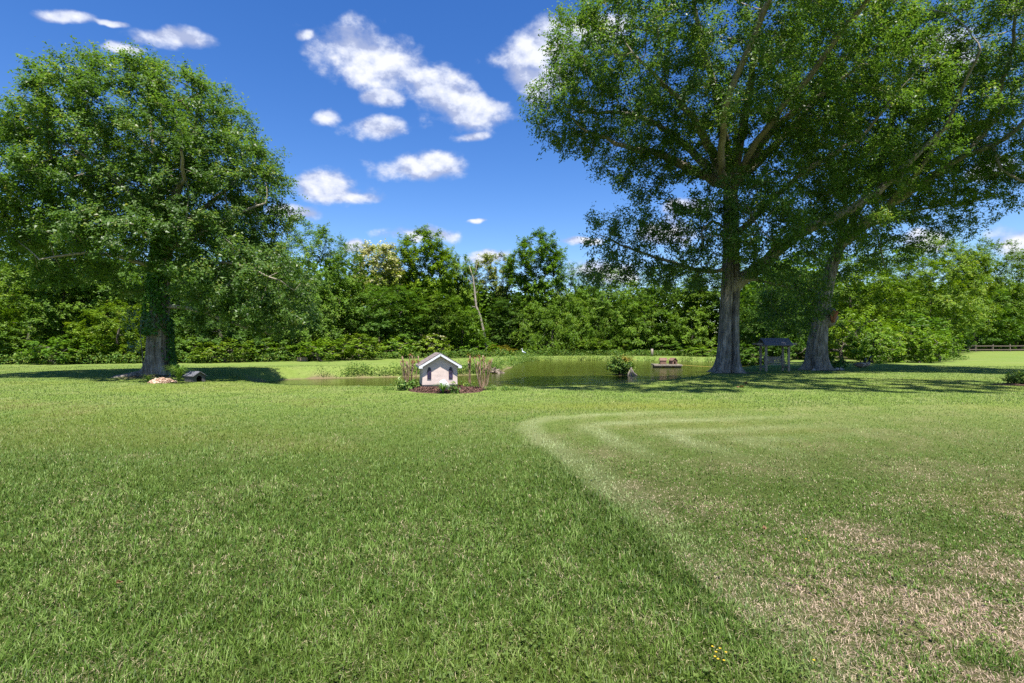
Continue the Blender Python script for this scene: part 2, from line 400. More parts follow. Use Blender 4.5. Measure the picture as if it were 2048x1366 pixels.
def m_ground():
    m, t = new_mat('lawn_soil'); a = t.node('ShaderNodeAttribute', attribute_name='shade'); g = t.node('ShaderNodeNewGeometry')
    n = t.noise(g.outputs['Position'], 28, 6, .7); n2 = t.noise(g.outputs['Position'], 4, 5, .6)
    k = t.math('ADD', t.math('MULTIPLY', n, .9), t.math('MULTIPLY', n2, .5))
    c = t.mixc(1.0, a.outputs['Color'], t.ramp(k, [(.3, (.55, .55, .5)), (.95, (1.35, 1.32, 1.2))]), 'MULTIPLY')
    finish(t, principled(t, c, .95, .05, bump(t, n, .6, .03))); return m
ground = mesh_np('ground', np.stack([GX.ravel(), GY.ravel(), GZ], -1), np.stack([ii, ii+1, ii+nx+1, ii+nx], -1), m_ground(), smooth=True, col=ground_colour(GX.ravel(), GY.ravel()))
tag(ground, 'broad mown lawn running down to the pond', kind='structure')

# ------------------------------------------------------------------ pond water
def m_water():
    m, t = new_mat('pond_water'); g = t.node('ShaderNodeNewGeometry')
    v = t.vmath('MULTIPLY', g.outputs['Position'], (1.0, 2.6, 1))
    n = t.noise(v, 3.2, 4, .6, .4); n2 = t.noise(v, .45, 3, .5)
    k = t.math('MULTIPLY', n, t.maprange(n2, .35, .65, .3, 1.0))
    tint = t.ramp(t.noise(g.outputs['Position'], .16, 4, .6), [(.3, (.036, .044, .005)), (.7, (.054, .060, .007))])
    finish(t, principled(t, tint, .13, .4, bump(t, k, .30, .05))); return m
wx = np.linspace(-14, 23, 2); wv = [(-17, 18.8, WATER_Z), (27, 18.8, WATER_Z), (27, 66, WATER_Z), (-17, 66, WATER_Z)]
pond = mesh_np('pond_water', wv, np.array([[0, 1, 2, 3]]), m_water()); tag(pond, 'olive green murky pond water with tree reflections', kind='structure')

# ------------------------------------------------------------------ grass blades
BED = [(-4.15, 16.6), (-3.2, 15.95), (-2.1, 15.75), (-1.2, 15.95), (-.65, 16.5), (-.75, 17.3), (-1.4, 18.3), (-3.4, 18.2), (-4.1, 17.5)]
def grass_blades(n, dmin, dmax, seed):
    r = np.random.default_rng(seed)
    # more blades per square metre close by, fewer and broader tufts further off
    u = r.random(n); e = 0.25
    d = (dmin**e+u*(dmax**e-dmin**e))**(1/e)
    x = (r.random(n)*2-1)*(d*1.06+.7); y = d
    f = lawn_fields(x, y)
    ok = (poly_sd(x, y, POND) > .35) & (poly_sd(x, y, BED) > 0) & (y < edge_y(x)+.5) & (np.hypot(x+15.7, y-22.7) > .7+.9*r.random(n)) & (np.hypot(x-11.1, y-26.4) > .8+1.1*r.random(n)) & (np.hypot(x-17.2, y-29) > .8+1.1*r.random(n))
    x, y = x[ok], y[ok]; f = {k: v[ok] for k, v in f.items()}; n = len(x); d = y
    z = ground_z(x, y)
    sc = (np.maximum(d, 2.5)/2.5)
    two = d*(.75+.5*r.random(n)) < 6.0
    w = .0041*sc**.74*(.55+.9*r.random(n))*np.where(two, 1, 1.3); L = f['length']*(.5+.95*r.random(n)**1.3)*(1+f['lush']*.6)*sc**-.16
    tuft = .55*vnoise(x*11, y*11, 401)+.45*vnoise(x*27, y*27, 402)
    isstraw = r.random(n) < f['straw']*(.5+1.0*vnoise(x*15+5, y*15, 403))
    L = L*(.55+.9*tuft)
    lean = np.where(isstraw, .7+.7*r.random(n), .2+.75*r.random(n)); L = np.where(isstraw, L*.70, L); w = np.where(isstraw, w*.64, w)
    head = r.random(n)*2*math.pi
    hx, hy = np.cos(head), np.sin(head); sx, sy = -hy, hx
    tw = r.random(n)*.8-.4; sx, sy = sx*np.cos(tw)-sy*np.sin(tw), sx*np.sin(tw)+sy*np.cos(tw)
    base = np.stack([x, y, z-.004], -1)
    def pt(t, ww):
        hgt = L*t*np.cos(lean*t*.9); out = L*t*np.sin(lean*t*.9)+L*.2*t*t*lean
        c = base+np.stack([hx*out, hy*out, hgt], -1); s = np.stack([sx, sy, np.zeros(n)], -1)*(w*ww/2)[:, None]
        return c-s, c+s
    a0, a1 = pt(0.0, .7); b0, b1 = pt(.55, 1.0); tip = pt(1.0, 0)[0]
    g = r.random(n)[:, None]; gg = np.clip(f['green'][:, None]*.40+g*.50+(tuft[:, None]-.5)*.75-.02, 0, 1)
    c = np.where(gg < .5, G_DARK+(G_MID-G_DARK)*gg*2, G_MID+(G_LITE-G_MID)*(gg-.5)*2)
    c = c*(1-f['lush'][:, None]*.25)*(1-.20*sstep(8, 15, y))[:, None]
    st = STRAW+(PINKISH-STRAW)*(sstep(8, 3.5, y)*f['mown'])[:, None]*(.45+.55*r.random(n))[:, None]
    st = st*(.35+.95*r.random(n))[:, None]
    c = np.where(isstraw[:, None], st, c)
    k = f['pale'][:, None]*.75; c = c*(1-k)+np.array([.36, .42, .20])*k
    k = f['yellow'][:, None]*.5; c = c*(1-k)+YEL*.85*k
    k = f['red'][:, None]; c = c*(1-k)+RED*k
    c = np.clip(c, 0, 1)
    q = two; m = int(q.sum()); V = np.stack([a0[q], a1[q], b1[q], b0[q], tip[q]], 1).reshape(-1, 3); i = np.arange(m)[:, None]*5
    A = mesh_np('grass', V, [i+np.array([[0, 1, 2, 3]]), i+np.array([[3, 2, 4]])], M['grass'], ground, col=np.repeat(c[q], 5, 0))
    q = ~two; m = int(q.sum()); V = np.stack([a0[q], a1[q], tip[q]], 1).reshape(-1, 3); i = np.arange(m)[:, None]*3
    B = mesh_np('grass', V, [i+np.array([[0, 1, 2]])], M['grass'], ground, col=np.repeat(c[q], 3, 0))
    A['kind'] = 'stuff'; B['kind'] = 'stuff'
grass_blades(660000, 1.9, 34.0, 3)

# ------------------------------------------------------------------ trees: branching and foliage
def colonize(P0, parent0, A, infl, kill, step, iters, rng, droop=0.0, wander=.12):
    """grow branches from a given skeleton towards free points of the crown volume"""
    P = [np.array(p, float) for p in P0]; par = list(parent0)
    X = np.array(P); near = np.full(len(A), 1e9); idx = np.zeros(len(A), int); alive = np.ones(len(A), bool)
    def upd(s):
        D = np.linalg.norm(A[:, None, :]-X[None, s:, :], axis=2); j = D.argmin(1); m = D[np.arange(len(A)), j]
        b = m < near; near[b] = m[b]; idx[b] = j[b]+s
    upd(0)
    for it in range(iters):
        alive &= near > kill
        act = alive & (near < infl)
        if not act.any():
            if not alive.any() or it > iters-3: break
            infl *= 1.3; continue
        k = idx[act]; dv = unit(A[act]-X[k])
        acc = np.zeros_like(X); np.add.at(acc, k, dv); u = np.unique(k)
        d = unit(acc[u]+rng.normal(0, wander, (len(u), 3))+np.array([0, 0, -droop])); Nw = X[u]+d*step
        s = len(X); X = np.concatenate([X, Nw]); par += list(u); upd(s)
    return X, np.array(par)
def pipe_radii(par, tip=.011, ex=2.35, minr=None):
    n = len(par); nch = np.zeros(n); acc = np.zeros(n); r = np.zeros(n)
    for i in range(n-1, -1, -1):
        v = acc[i] if acc[i] > 0 else tip**ex
        r[i] = v**(1/ex)
        if par[i] >= 0: acc[par[i]] += v
    if minr is not None: r[:len(minr)] = np.maximum(r[:len(minr)], minr)
    return r
def branch_tubes(X, par, r, skip=0, minr=0.0):
    n = len(X); ch = [[] for _ in range(n)]
    for i in range(n):
        if par[i] >= 0: ch[par[i]].append(i)
    V, Q = [], []; base = 0
    starts = [0]
    while starts:
        s = starts.pop(); chain = [s]
        while True:
            c = ch[chain[-1]]
            if not c: break
            m = max(c, key=lambda q: r[q])
            for q in c:
                if q != m: starts.append(q)
            chain.append(m)
        if par[s] >= 0: pts = [X[par[s]]]+[X[i] for i in chain]; rr = [min(r[s]*1.15, r[par[s]])]+[r[i] for i in chain]
        else: pts = [X[i] for i in chain]; rr = [r[i] for i in chain]
        if all(i < skip for i in chain[:2]) and skip: 
            k = next((j for j, i in enumerate(chain) if i >= skip), None)
            if k is None: continue
            pts = pts[max(0, k-1):]; rr = rr[max(0, k-1):]
        if rr[0] < minr or len(pts) < 2: continue
        sides = 10 if rr[0] > .15 else (6 if rr[0] > .04 else 3)
        v, q, _ = tube_np(np.array(pts), np.array(rr), sides)
        V.append(v); Q.append(q+base); base += len(v)
    return np.concatenate(V), np.concatenate(Q)
def leaves_np(C, size, rng, aspect=.5, up=.55, out=None, droop=.25, tint=None):
    n = len(C)
    nrm = rng.normal(0, 1, (n, 3)); nrm = unit(nrm); nrm[:, 2] = np.abs(nrm[:, 2]); nrm = nrm*(1-up)+np.array([0, 0, up])
    if out is not None: nrm = nrm+out*.45
    nrm = unit(nrm)
    u = rng.normal(0, 1, (n, 3)); u[:, 2] -= droop*2; u = unit(u-nrm*(u*nrm).sum(1)[:, None]); v = np.cross(nrm, u)
    s = np.broadcast_to(size, (n, 1))*(.65+.7*rng.random(n))[:, None]; fold = s*.10
    V = np.stack([C-u*s*.5, C+v*s*aspect*.5+nrm*fold-u*s*.05, C+u*s*.5-nrm*fold*.6, C-v*s*aspect*.5+nrm*fold-u*s*.05], 1).reshape(-1, 3)
    i = np.arange(n)[:, None]*4
    t = rng.random(n) if tint is None else np.clip(tint, 0, 1)
    return V, i+np.array([[0, 1, 2, 3]]), np.repeat(t, 4)
def blob_points(blobs, n, rng, shell=.5):
    """points in a union of ellipsoids (centre, radii, weight), denser towards the outside"""
    w = np.array([b[2] for b in blobs], float); w /= w.sum(); k = rng.choice(len(blobs), n, p=w)
    d = unit(rng.normal(0, 1, (n, 3))); rad = rng.random(n)**(1/3); rad = np.where(rng.random(n) < shell, .72+.28*rng.random(n)**.6, rad)
    c = np.array([b[0] for b in blobs])[k]; r = np.array([b[1] for b in blobs])[k]
    return c+d*r*rad[:, None]
def foliage_on(X, par, r, rng, n_leaves, size, rmax=.03, sigma=.34, flat=.6, centre=None, up=.5, aspect=.5, droop=.25, tri=False, twig=.6, var=.5):
    """leaves set along short twigs that fan out from every fine branch; every spray has its own fullness and shade"""
    cand = np.where(r < rmax)[0]; nt = 6
    full = np.exp(rng.normal(0, var, len(cand))); k = rng.choice(len(cand), n_leaves, p=full/full.sum())
    d0 = unit(X[cand]-X[par[cand]])
    tw = unit(d0[:, None, :]*.7+rng.normal(0, .62, (len(cand), nt, 3))*np.array([1, 1, flat])+np.array([0, 0, .10-droop*.5]))*(twig*(.5+.8*rng.random((len(cand), nt, 1))))
    j = rng.integers(0, nt, n_leaves); t = (.12+.88*rng.random(n_leaves)**.75)[:, None]
    off = tw[k, j]*t; off[:, 2] -= droop*.35*twig*t[:, 0]**2
    C = X[cand][k]+off+rng.normal(0, sigma*.28, (n_leaves, 3))
    spr = rng.random(len(cand)); tint = np.clip(.12+.5*spr[k]+rng.normal(0, .18, n_leaves)+.1, 0, 1)
    out = unit(off)*.5+np.array(sun_dir)*.7
    if centre is not None: out = out+unit(C-centre)*.9
    V, Q, tn = leaves_np(C, size, rng, aspect, up, out, droop, tint)
    if tri:
        V = V.reshape(-1, 4, 3)[:, [1, 2, 3]].copy(); ex = V[:, 1]-(V[:, 0]+V[:, 2])/2; V[:, 1] += ex*.45
        n = len(V); return V.reshape(-1, 3), np.arange(n*3).reshape(n, 3), tn.reshape(-1, 4)[:, :3].ravel()
    return V, Q, tn

def fluted_trunk(pts, radii, sides, lobes, rng, flare_h=1.2, grooves=()):
    """a trunk with root flare, buttress folds and vertical bark ridges"""
    P = np.array(pts, float); R = np.array(radii, float)
    t = np.linspace(0, 1, len(P)); m = 84; tt = np.linspace(0, 1, m)
    Pn = np.stack([np.interp(tt, t, P[:, i]) for i in range(3)], -1); Rn = np.interp(tt, t, R)
    for _ in range(2):
        Pn[1:-1] = (Pn[:-2]+2*Pn[1:-1]+Pn[2:])/4; Rn[1:-1] = (Rn[:-2]+2*Rn[1:-1]+Rn[2:])/4
    V, Q, _ = tube_np(Pn, np.ones(m), sides); V = V.reshape(m, sides, 3); ang = np.arange(sides)/sides*2*math.pi
    ph = rng.random(8)*6.28; z0 = Pn[0, 2]
    for i in range(m):
        h = Pn[i, 2]-z0; fl = math.exp(-max(h, 0)/flare_h)
        lob = 1+.09*np.sin(lobes*ang+ph[0]+.15*h)*(.35+fl)+.05*np.sin((lobes*2+1)*ang+ph[1]-.2*h)
        lob += fl*.75*np.maximum(0, np.sin(lobes*ang+ph[0]))**2*math.exp(-max(h, 0)/(flare_h*.30))
        for ga, gw, gd in grooves: lob -= gd*np.exp(-((np.angle(np.exp(1j*(ang-ga-.06*math.sin(h*1.7)))))/gw)**2)
        wob = 1.3*math.sin(h*1.3+ph[2]); wob2 = 1.1*math.sin(h*2.3+ph[3])
        ridge = .040*np.abs(np.sin(11*ang+wob))-.02+.030*np.abs(np.sin(17*ang+wob2+ph[4]+.8*np.sin(3*ang+h)))-.015
        ridge = ridge+.02*(vnoise(ang*9, np.full(sides, h*2.2), 7)-.5)
        V[i] = Pn[i]+(V[i]-Pn[i])*(Rn[i]*(lob+ridge))[:, None]
    return V.reshape(-1, 3), Q

def hero_oak(name, base, trunk, trunk_r, limbs, blobs, n_attr, n_leaves, seed, label, leaf=.15, lobes=5, grooves=(), infl=3.2, kill=.58, step=.40, droop=.0, group=None, shell=.5):
    rng = np.random.default_rng(seed); root = empty(name, tuple(base)); b = np.array(base, float)
    tr = [np.array(p)-b for p in trunk]
    P0 = []; par0 = []; minr = []
    m = 16; t = np.linspace(0, 1, len(tr)); tt = np.linspace(0, 1, m)
    for i in range(m):
        P0.append([np.interp(tt[i], t, [p[k] for p in tr]) for k in range(3)]); par0.append(i-1); minr.append(np.interp(tt[i], t, trunk_r)*.93)
    ntrunk = m
    for lm in limbs:
        pts = [np.array(p)-b for p in lm['p']]; r0, r1 = lm['r']
        d = [np.linalg.norm(np.array(q)-pts[0]) for q in P0]; prev = int(np.argmin(d)); 
        cum = [0]
        for q in range(1, len(pts)): cum.append(cum[-1]+np.linalg.norm(pts[q]-pts[q-1]))
        k = max(3, int(cum[-1]/.5)); prm = np.linspace(0, cum[-1], k+1)[1:]
        pp = np.stack([np.interp(prm, cum, [p[a] for p in pts]) for a in range(3)], -1)
        for _ in range(3):
            if len(pp) > 3: pp[1:-1] = (pp[:-2]+2*pp[1:-1]+pp[2:])/4
        pp += rng.normal(0, .035, pp.shape)
        for q in range(k):
            P0.append(list(pp[q])); par0.append(prev); prev = len(P0)-1; minr.append(r0+(r1-r0)*(q/(k-1)))
    A = blob_points([(np.array(c)-b, r, w) for c, r, w in blobs], n_attr, rng, shell)
    A = A[A[:, 2] > .9]
    X, par = colonize(P0, par0, A, infl, kill, step, 260, rng, droop)
    r = pipe_radii(par, .010, 2.3, np.array(minr)); 
    for i in range(ntrunk, len(r)):      # no child is thicker than what carries it
        if par[i] >= ntrunk: r[i] = min(r[i], r[par[i]])
    V, Q = fluted_trunk(tr, trunk_r, 176, lobes, rng, grooves=grooves)
    mesh_np('trunk', V, Q, M['bark'], root, smooth=True)
    V, Q = branch_tubes(X, par, r, skip=ntrunk)
    mesh_np('branches', V, Q, M['branch_bark'], root, smooth=True)
    cen = np.mean([np.array(c)-b for c, _, _ in blobs], 0)
    V, Q, tn = foliage_on(X, par, r, rng, n_leaves, leaf, rmax=.021, sigma=.30, flat=.75, centre=cen, up=.18, tri=True, twig=.68, droop=.02, var=.42)
    mesh_np('crown', V, Q, M['oak_leaf'], root, tint=tn)
    tag(root, label, 'tree', group); return root

D1 = 22.7
def a1(px, py, dy=0.0): return at(px, py, D1+dy)
b1 = np.array([a1(315, 755)[0], D1, gz(a1(315, 755)[0], D1)-.05])
oak_left = hero_oak('oak_tree', b1, [b1, a1(315, 690), a1(318, 620), a1(322, 560), a1(330, 500), a1(335, 455)], [.50, .42, .36, .31, .28, .25],
    [dict(p=[a1(335, 455), a1(345, 400), a1(368, 350), a1(385, 300), a1(400, 220)], r=(.20, .06)),
     dict(p=[a1(330, 470), a1(315, 400, .5), a1(310, 330, 1), a1(300, 240, 1)], r=(.19, .05)),
     dict(p=[a1(332, 465), a1(270, 400, -1), a1(190, 320, -1.5), a1(130, 290, -2)], r=(.15, .04)),
     dict(p=[a1(330, 490), a1(230, 430, .5), a1(120, 400, 1.5), a1(20, 370, 2)], r=(.13, .04)),
     dict(p=[a1(334, 470), a1(420, 410, 1), a1(470, 360, 1.5), a1(500, 335, 1.5)], r=(.15, .04)),
     dict(p=[a1(330, 500), a1(420, 460, -1), a1(490, 420, -1.2), a1(530, 408, -1.2)], r=(.13, .04)),
     dict(p=[a1(325, 545), a1(400, 520, -1), a1(480, 530, -2), a1(560, 560, -2)], r=(.11, .03)),
     dict(p=[a1(318, 610), a1(400, 620, -.5), a1(480, 650, -1), a1(540, 670, -1)], r=(.10, .03)),
     dict(p=[a1(325, 540), a1(240, 510, -1), a1(160, 500, -1.5), a1(80, 520, -2)], r=(.11, .03)),
     dict(p=[a1(335, 455), a1(350, 400, -2), a1(370, 340, -3.5), a1(360, 300, -4.5)], r=(.14, .04)),
     dict(p=[a1(330, 480), a1(330, 420, 2), a1(340, 350, 4)], r=(.14, .04))],
    [(a1(300, 320), (5.1, 4.7, 4.2), 10), (a1(440, 400), (3.1, 4.0, 3.2), 4), (a1(130, 360), (3.6, 3.8, 2.9), 4.0), (a1(30, 420), (2.6, 3.4, 2.3), 1.8),
     (a1(320, 470, -1.5), (4.5, 3.5, 1.1), 1.5), (a1(490, 560, -1), (2.9, 2.8, 1.5), 1.6), (a1(545, 620, -1), (1.9, 2, 1.2), .9), (a1(455, 600, -1.5), (1.7, 1.6, 1.0), .6), (a1(170, 560, 0), (1.8, 1.8, .7), .3)],
    2800, 300000, 11, 'big round-crowned oak with ivy up its trunk, beside the small dog house', leaf=.135, lobes=5)

D2 = 26.4
def a2(px, py, dy=0.0): return at(px, py, D2+dy)
b2 = np.array([a2(1455, 745)[0], D2, gz(a2(1455, 745)[0], D2)-.05])
oak_mid = hero_oak('oak_tree', b2, [b2, a2(1457, 690), a2(1459, 620), a2(1461, 570), a2(1462, 500), a2(1462, 430), a2(1460, 365)], [.62, .50, .46, .44, .39, .36, .32],
    [dict(p=[a2(1460, 372), a2(1395, 345, -1), a2(1330, 312, -2), a2(1250, 292, -3), a2(1170, 262, -3)], r=(.27, .06)),
     dict(p=[a2(1460, 372), a2(1400, 320, 1), a2(1350, 270, 1.5), a2(1270, 225, -1), a2(1160, 225, -2)], r=(.25, .06)),
     dict(p=[a2(1460, 368), a2(1425, 310, -1), a2(1395, 250, -3), a2(1330, 170, -5), a2(1280, 120, -6)], r=(.25, .06)),
     dict(p=[a2(1462, 368), a2(1450, 300, 1), a2(1440, 200, -1), a2(1400, 80, -2), a2(1380, -40, -3)], r=(.28, .08)),
     dict(p=[a2(1463, 368), a2(1480, 290, -1), a2(1495, 200, -2), a2(1510, 100, -3), a2(1530, -30, -4)], r=(.26, .07)),
     dict(p=[a2(1464, 370), a2(1500, 320, -1), a2(1560, 240, -2), a2(1640, 190, -4), a2(1720, 130, -5)], r=(.25, .06)),
     dict(p=[a2(1464, 372), a2(1515, 325, 1), a2(1580, 260, 1.5), a2(1650, 180, 2), a2(1730, 60, 2)], r=(.25, .06)),
     dict(p=[a2(1466, 575), a2(1500, 550, -.3), a2(1530, 525, -.5), a2(1590, 470, -1), a2(1690, 425, -1.6), a2(1760, 385, -2), a2(1830, 310, -2.5), a2(1900, 250, -3)], r=(.36, .08)),
     dict(p=[a2(1462, 480), a2(1540, 400, -1), a2(1620, 330, -2), a2(1720, 280, -3), a2(1790, 190, -4)], r=(.17, .05)),
     dict(p=[a2(1460, 540), a2(1400, 543, 0), a2(1330, 520, -1), a2(1260, 500, -1.5), a2(1200, 470, -1.5)], r=(.12, .03)),
     dict(p=[a2(1466, 560), a2(1530, 560, 1), a2(1590, 580, 1.5)], r=(.09, .03)),
     dict(p=[a2(1462, 440), a2(1480, 400, -2.5), a2(1500, 420, -4), a2(1520, 460, -4.5)], r=(.11, .03)),
     dict(p=[a2(1462, 470), a2(1430, 440, -2), a2(1410, 450, -3.5), a2(1400, 480, -4)], r=(.09, .03)),
     dict(p=[a2(1462, 400), a2(1440, 330, -3), a2(1450, 200, -6), np.array([9.5, 18.0, 14.6]), np.array([8, 13.4, 15.4])], r=(.18, .06)),
     dict(p=[a2(1464, 380), a2(1500, 300, -3), np.array([13, 18.5, 14.2]), np.array([14.5, 13.2, 15.4])], r=(.16, .05))],
    [(a2(1330, 160, -3), (5.6, 4.6, 4.2), 8), (a2(1470, 60, -4), (6.8, 5.0, 4.8), 9), (np.array([7.5, 12.8, 15.6]), (6.5, 3.4, 1.7), 2.6), (np.array([14.5, 12.6, 15.6]), (6, 3.4, 1.7), 2.3), (np.array([10, 16.5, 15.8]), (6, 2.5, 1.7), 1.6), (a2(1145, 215, -3), (2.2, 2.6, 1.9), 2.0), (a2(1600, 340, -2), (4.2, 3.5, 2.2), 2.6), (a2(1480, 300, 0), (3.5, 2.5, 2.0), 1.2), (a2(1310, 330, -2), (2.8, 2.2, 1.2), 1.3), (a2(1250, 270, -3), (3.0, 2.8, 1.5), 1.6), (a2(1620, 190, -2.5), (5.2, 5, 3.9), 6.5), (a2(1185, 90, -2), (2.2, 2.5, 1.9), 1.4),
     (a2(1290, 470, -1.5), (2.9, 2.2, 2.0), 2.6), (a2(1215, 540, -1), (1.3, 1.6, .9), .9), (a2(1370, 540, -1), (1.9, 1.8, 1.1), 1.1), (a2(1590, 590, 1.5), (1.9, 1.8, 2.0), 1.3), (a2(1680, 420, -2), (2.6, 2.4, 1.8), 1.7), (a2(1500, 440, -3.5), (2.5, 2.2, 2.0), 2.8), (a2(1410, 460, -3), (2.0, 2, 1.7), 1.6), (a2(1560, 520, -2), (1.8, 2, 1.7), .9), (a2(1790, 270, -2), (4, 4, 3), 2.6), (a2(1450, 60, -7), (6, 4, 3.5), 3)],
    4000, 370000, 23, 'huge spreading oak with a deep split in its trunk, between pond and garden swing', leaf=.14, lobes=4, grooves=((math.radians(-84), .17, .52),), shell=.68)

D3 = 29.0
def a3(px, py, dy=0.0): return at(px, py, D3+dy)
b3 = np.array([a3(1632, 740)[0], D3, gz(a3(1632, 740)[0], D3)-.05])
oak_lean = hero_oak('oak_tree', b3, [b3, a3(1634, 690), a3(1641, 640), a3(1652, 580), a3(1664, 530), a3(1680, 490)], [.57, .47, .40, .34, .30, .27],
    [dict(p=[a3(1680, 490), a3(1720, 455, -.5), a3(1765, 420, -1), a3(1840, 370, -2), a3(1930, 310, -3), a3(2020, 200, -4)], r=(.28, .07)),
     dict(p=[a3(1680, 490), a3(1700, 450, .5), a3(1730, 400, 1), a3(1760, 320, 1), a3(1800, 200, 1), a3(1850, 60, 0)], r=(.22, .06)),
     dict(p=[a3(1676, 500), a3(1690, 430, 1), a3(1690, 350, 2), a3(1680, 250, 3)], r=(.17, .05)),
     dict(p=[a3(1700, 470), a3(1790, 430, 1), a3(1880, 410, 2), a3(1960, 400, 2)], r=(.13, .03)),
     dict(p=[a3(1930, 310, -3), a3(2000, 290, -4), a3(2060, 240, -5), a3(2120, 130, -6)], r=(.13, .05)),
     dict(p=[a3(1960, 290, -3), a3(2010, 160, -5), a3(2030, 60, -6), a3(2040, -50, -7)], r=(.13, .04)),
     dict(p=[a3(1765, 420, -1), a3(1830, 350, -4), a3(1900, 240, -6), a3(1960, 100, -8)], r=(.14, .04)),
     dict(p=[a3(1990, 300, -4), a3(2000, 345, -4.5), a3(2040, 365, -5), a3(2090, 370, -5)], r=(.07, .03)),
     dict(p=[a3(1740, 440), a3(1760, 480, -1), a3(1770, 540, -1.5)], r=(.06, .02)),
     dict(p=[a3(1650, 590), a3(1610, 570, 1.2), a3(1570, 590, 2), a3(1540, 620, 2)], r=(.07, .02))],
    [(a3(1800, 220), (6.0, 6.5, 5.0), 8), (a3(1960, 180, -3), (6, 6, 5), 7), (a3(1850, 20, -3), (7, 7, 4), 6), (a3(1870, 400, 0), (3.0, 3.5, 1.3), 1.8), (a3(1740, 390, -1), (3.2, 3.5, 2.0), 2.0), (a3(1900, 320, -2), (3.5, 3.5, 2.2), 2.2), (a3(1930, 450, 0), (1.8, 2.0, .6), .45), (a3(1780, 480, -1), (1.5, 2, 1.6), .6),
     (a3(2090, 360, -5), (1.7, 2, 1.6), .7), (a3(2150, 200, -5), (4, 5, 4), 3), (a3(1575, 610, 2), (1.7, 1.4, 2.0), 1.2), (a3(1720, 500, 0), (1.8, 2, 1.5), 1.0), (a3(1640, 470, 0), (2, 2, 1.6), .7)],
    2800, 270000, 37, 'leaning oak with a torn orange scar on its trunk, behind the garden swing', leaf=.145, lobes=5, shell=.66)

# torn scar and collar on the leaning oak
def scar():
    c = a3(1654, 636)-b3
    mb = MB(); rr = random.Random(4)
    for i in range(9):
        x = (i-4)*.055; mb.bar((c[0]-.05+x*.3+.0, c[1]-.66+abs(x)*.15, c[2]-.30+rr.random()*.12), (c[0]+.02+x, c[1]-.64+abs(x)*.1, c[2]+.34-abs(x)*.5+rr.random()*.12), .05, .05)
    mb.build('torn_wood', m_plain('torn_wood', (.20, .085, .04), .9, .05, .5, 12, .6), oak_lean, label='torn orange-brown wood where a limb broke off')
    mb = MB(); pts = []; 
    mb.tube([(c[0]-.25, c[1]-.1, c[2]-.5), (c[0]-.02, c[1]-.25, c[2]-.22), (c[0]+.13, c[1]-.35, c[2]+.02), (c[0]+.05, c[1]-.3, c[2]+.34), (c[0]-.15, c[1]-.1, c[2]+.6)], [.2, .32, .28, .22, .12], 14)
    mb.build('burl', M['bark'], oak_lean, smooth=True)
scar()

# ivy on the left oak
def ivy():
    rng = np.random.default_rng(5); n = 3000
    zz = rng.random(n); ang = rng.normal(-1.75, .75, n); keep = rng.random(n) < .3+.7*sstep(-.6, .5, np.sin(ang*2.3+zz*9)+.6); zz, ang = zz[keep], ang[keep]; n = len(zz)
    z = 1.75+zz*4.6; rad = np.interp(z, [0, 1.5, 3, 4.5, 6.5], [.6, .53, .45, .38, .31])+.06+.12*rng.random(n)**2
    px = np.interp(z, [0, 1.5, 3, 4.4, 6.6], [0, .0, .07, .17, .4])
    C = np.stack([px+np.cos(ang)*rad, np.sin(ang)*rad, z], -1)
    out = np.stack([np.cos(ang), np.sin(ang), np.zeros(n)], -1)
    V, Q, t = leaves_np(C, .13, rng, .85, .15, out*2.5, .5)
    mesh_np('ivy', V, Q, M['ivy_leaf'], oak_left, tint=t)
    n = 900; z = .25+2.2*rng.random(n); ang = rng.normal(.05, .22, n); rad = np.interp(z, [0, .6, 1.5, 3], [.85, .6, .53, .46])+.05+.08*rng.random(n)
    C = np.stack([np.cos(ang)*rad, np.sin(ang)*rad, z], -1); out = np.stack([np.cos(ang), np.sin(ang), 0*z], -1)
    V, Q, t = leaves_np(C, .11, rng, .85, .15, out*2.5, .5); mesh_np('ivy', V, Q, M['ivy_leaf'], oak_left, tint=t)
ivy()

# ------------------------------------------------------------------ woodland trees (shared models, one object tree each)
def make_tree(name, H, Wd, blobs, n_attr, n_leaves, leaf, seed, clear=.12, sigma=.4, droop=0, flat=.65, shell=.45, aspect=.55, tr=.17, lean=0.0, up=.45, mat=None, ldroop=.25, kill=.75):
    rng = np.random.default_rng(seed); root = empty(name)
    m = 10; P0 = [[lean*H*(i/m)**2+rng.normal(0, .05), rng.normal(0, .05), H*.62*i/m] for i in range(m)]; par0 = list(range(-1, m-1))
    A = blob_points([(np.array(c)*np.array([Wd/2, Wd/2, H]), np.array(r)*np.array([Wd/2, Wd/2, H]), w) for c, r, w in blobs], n_attr, rng, shell)
    A = A[A[:, 2] > clear*H]
    X, par = colonize(P0, par0, A, 3.0, kill, .45, 120, rng, droop)
    r = pipe_radii(par, .012, 2.3, np.linspace(tr, tr*.4, m))
    V, Q = branch_tubes(X, par, r, minr=.014); mesh_np('trunk', V, Q, M['wood_bark'], root, smooth=True)
    V, Q, t = foliage_on(X, par, r, rng, n_leaves, leaf, rmax=.04, sigma=sigma, flat=flat, centre=np.array([0, 0, H*.55]), up=up, aspect=aspect, droop=ldroop, twig=min(.9, .085*H))
    V[:, 2] = np.maximum(V[:, 2], .02)
    mesh_np('crown', V, Q, mat or M['wood_leaf'], root, tint=t)
    root['H'] = H; root['W'] = Wd; return root
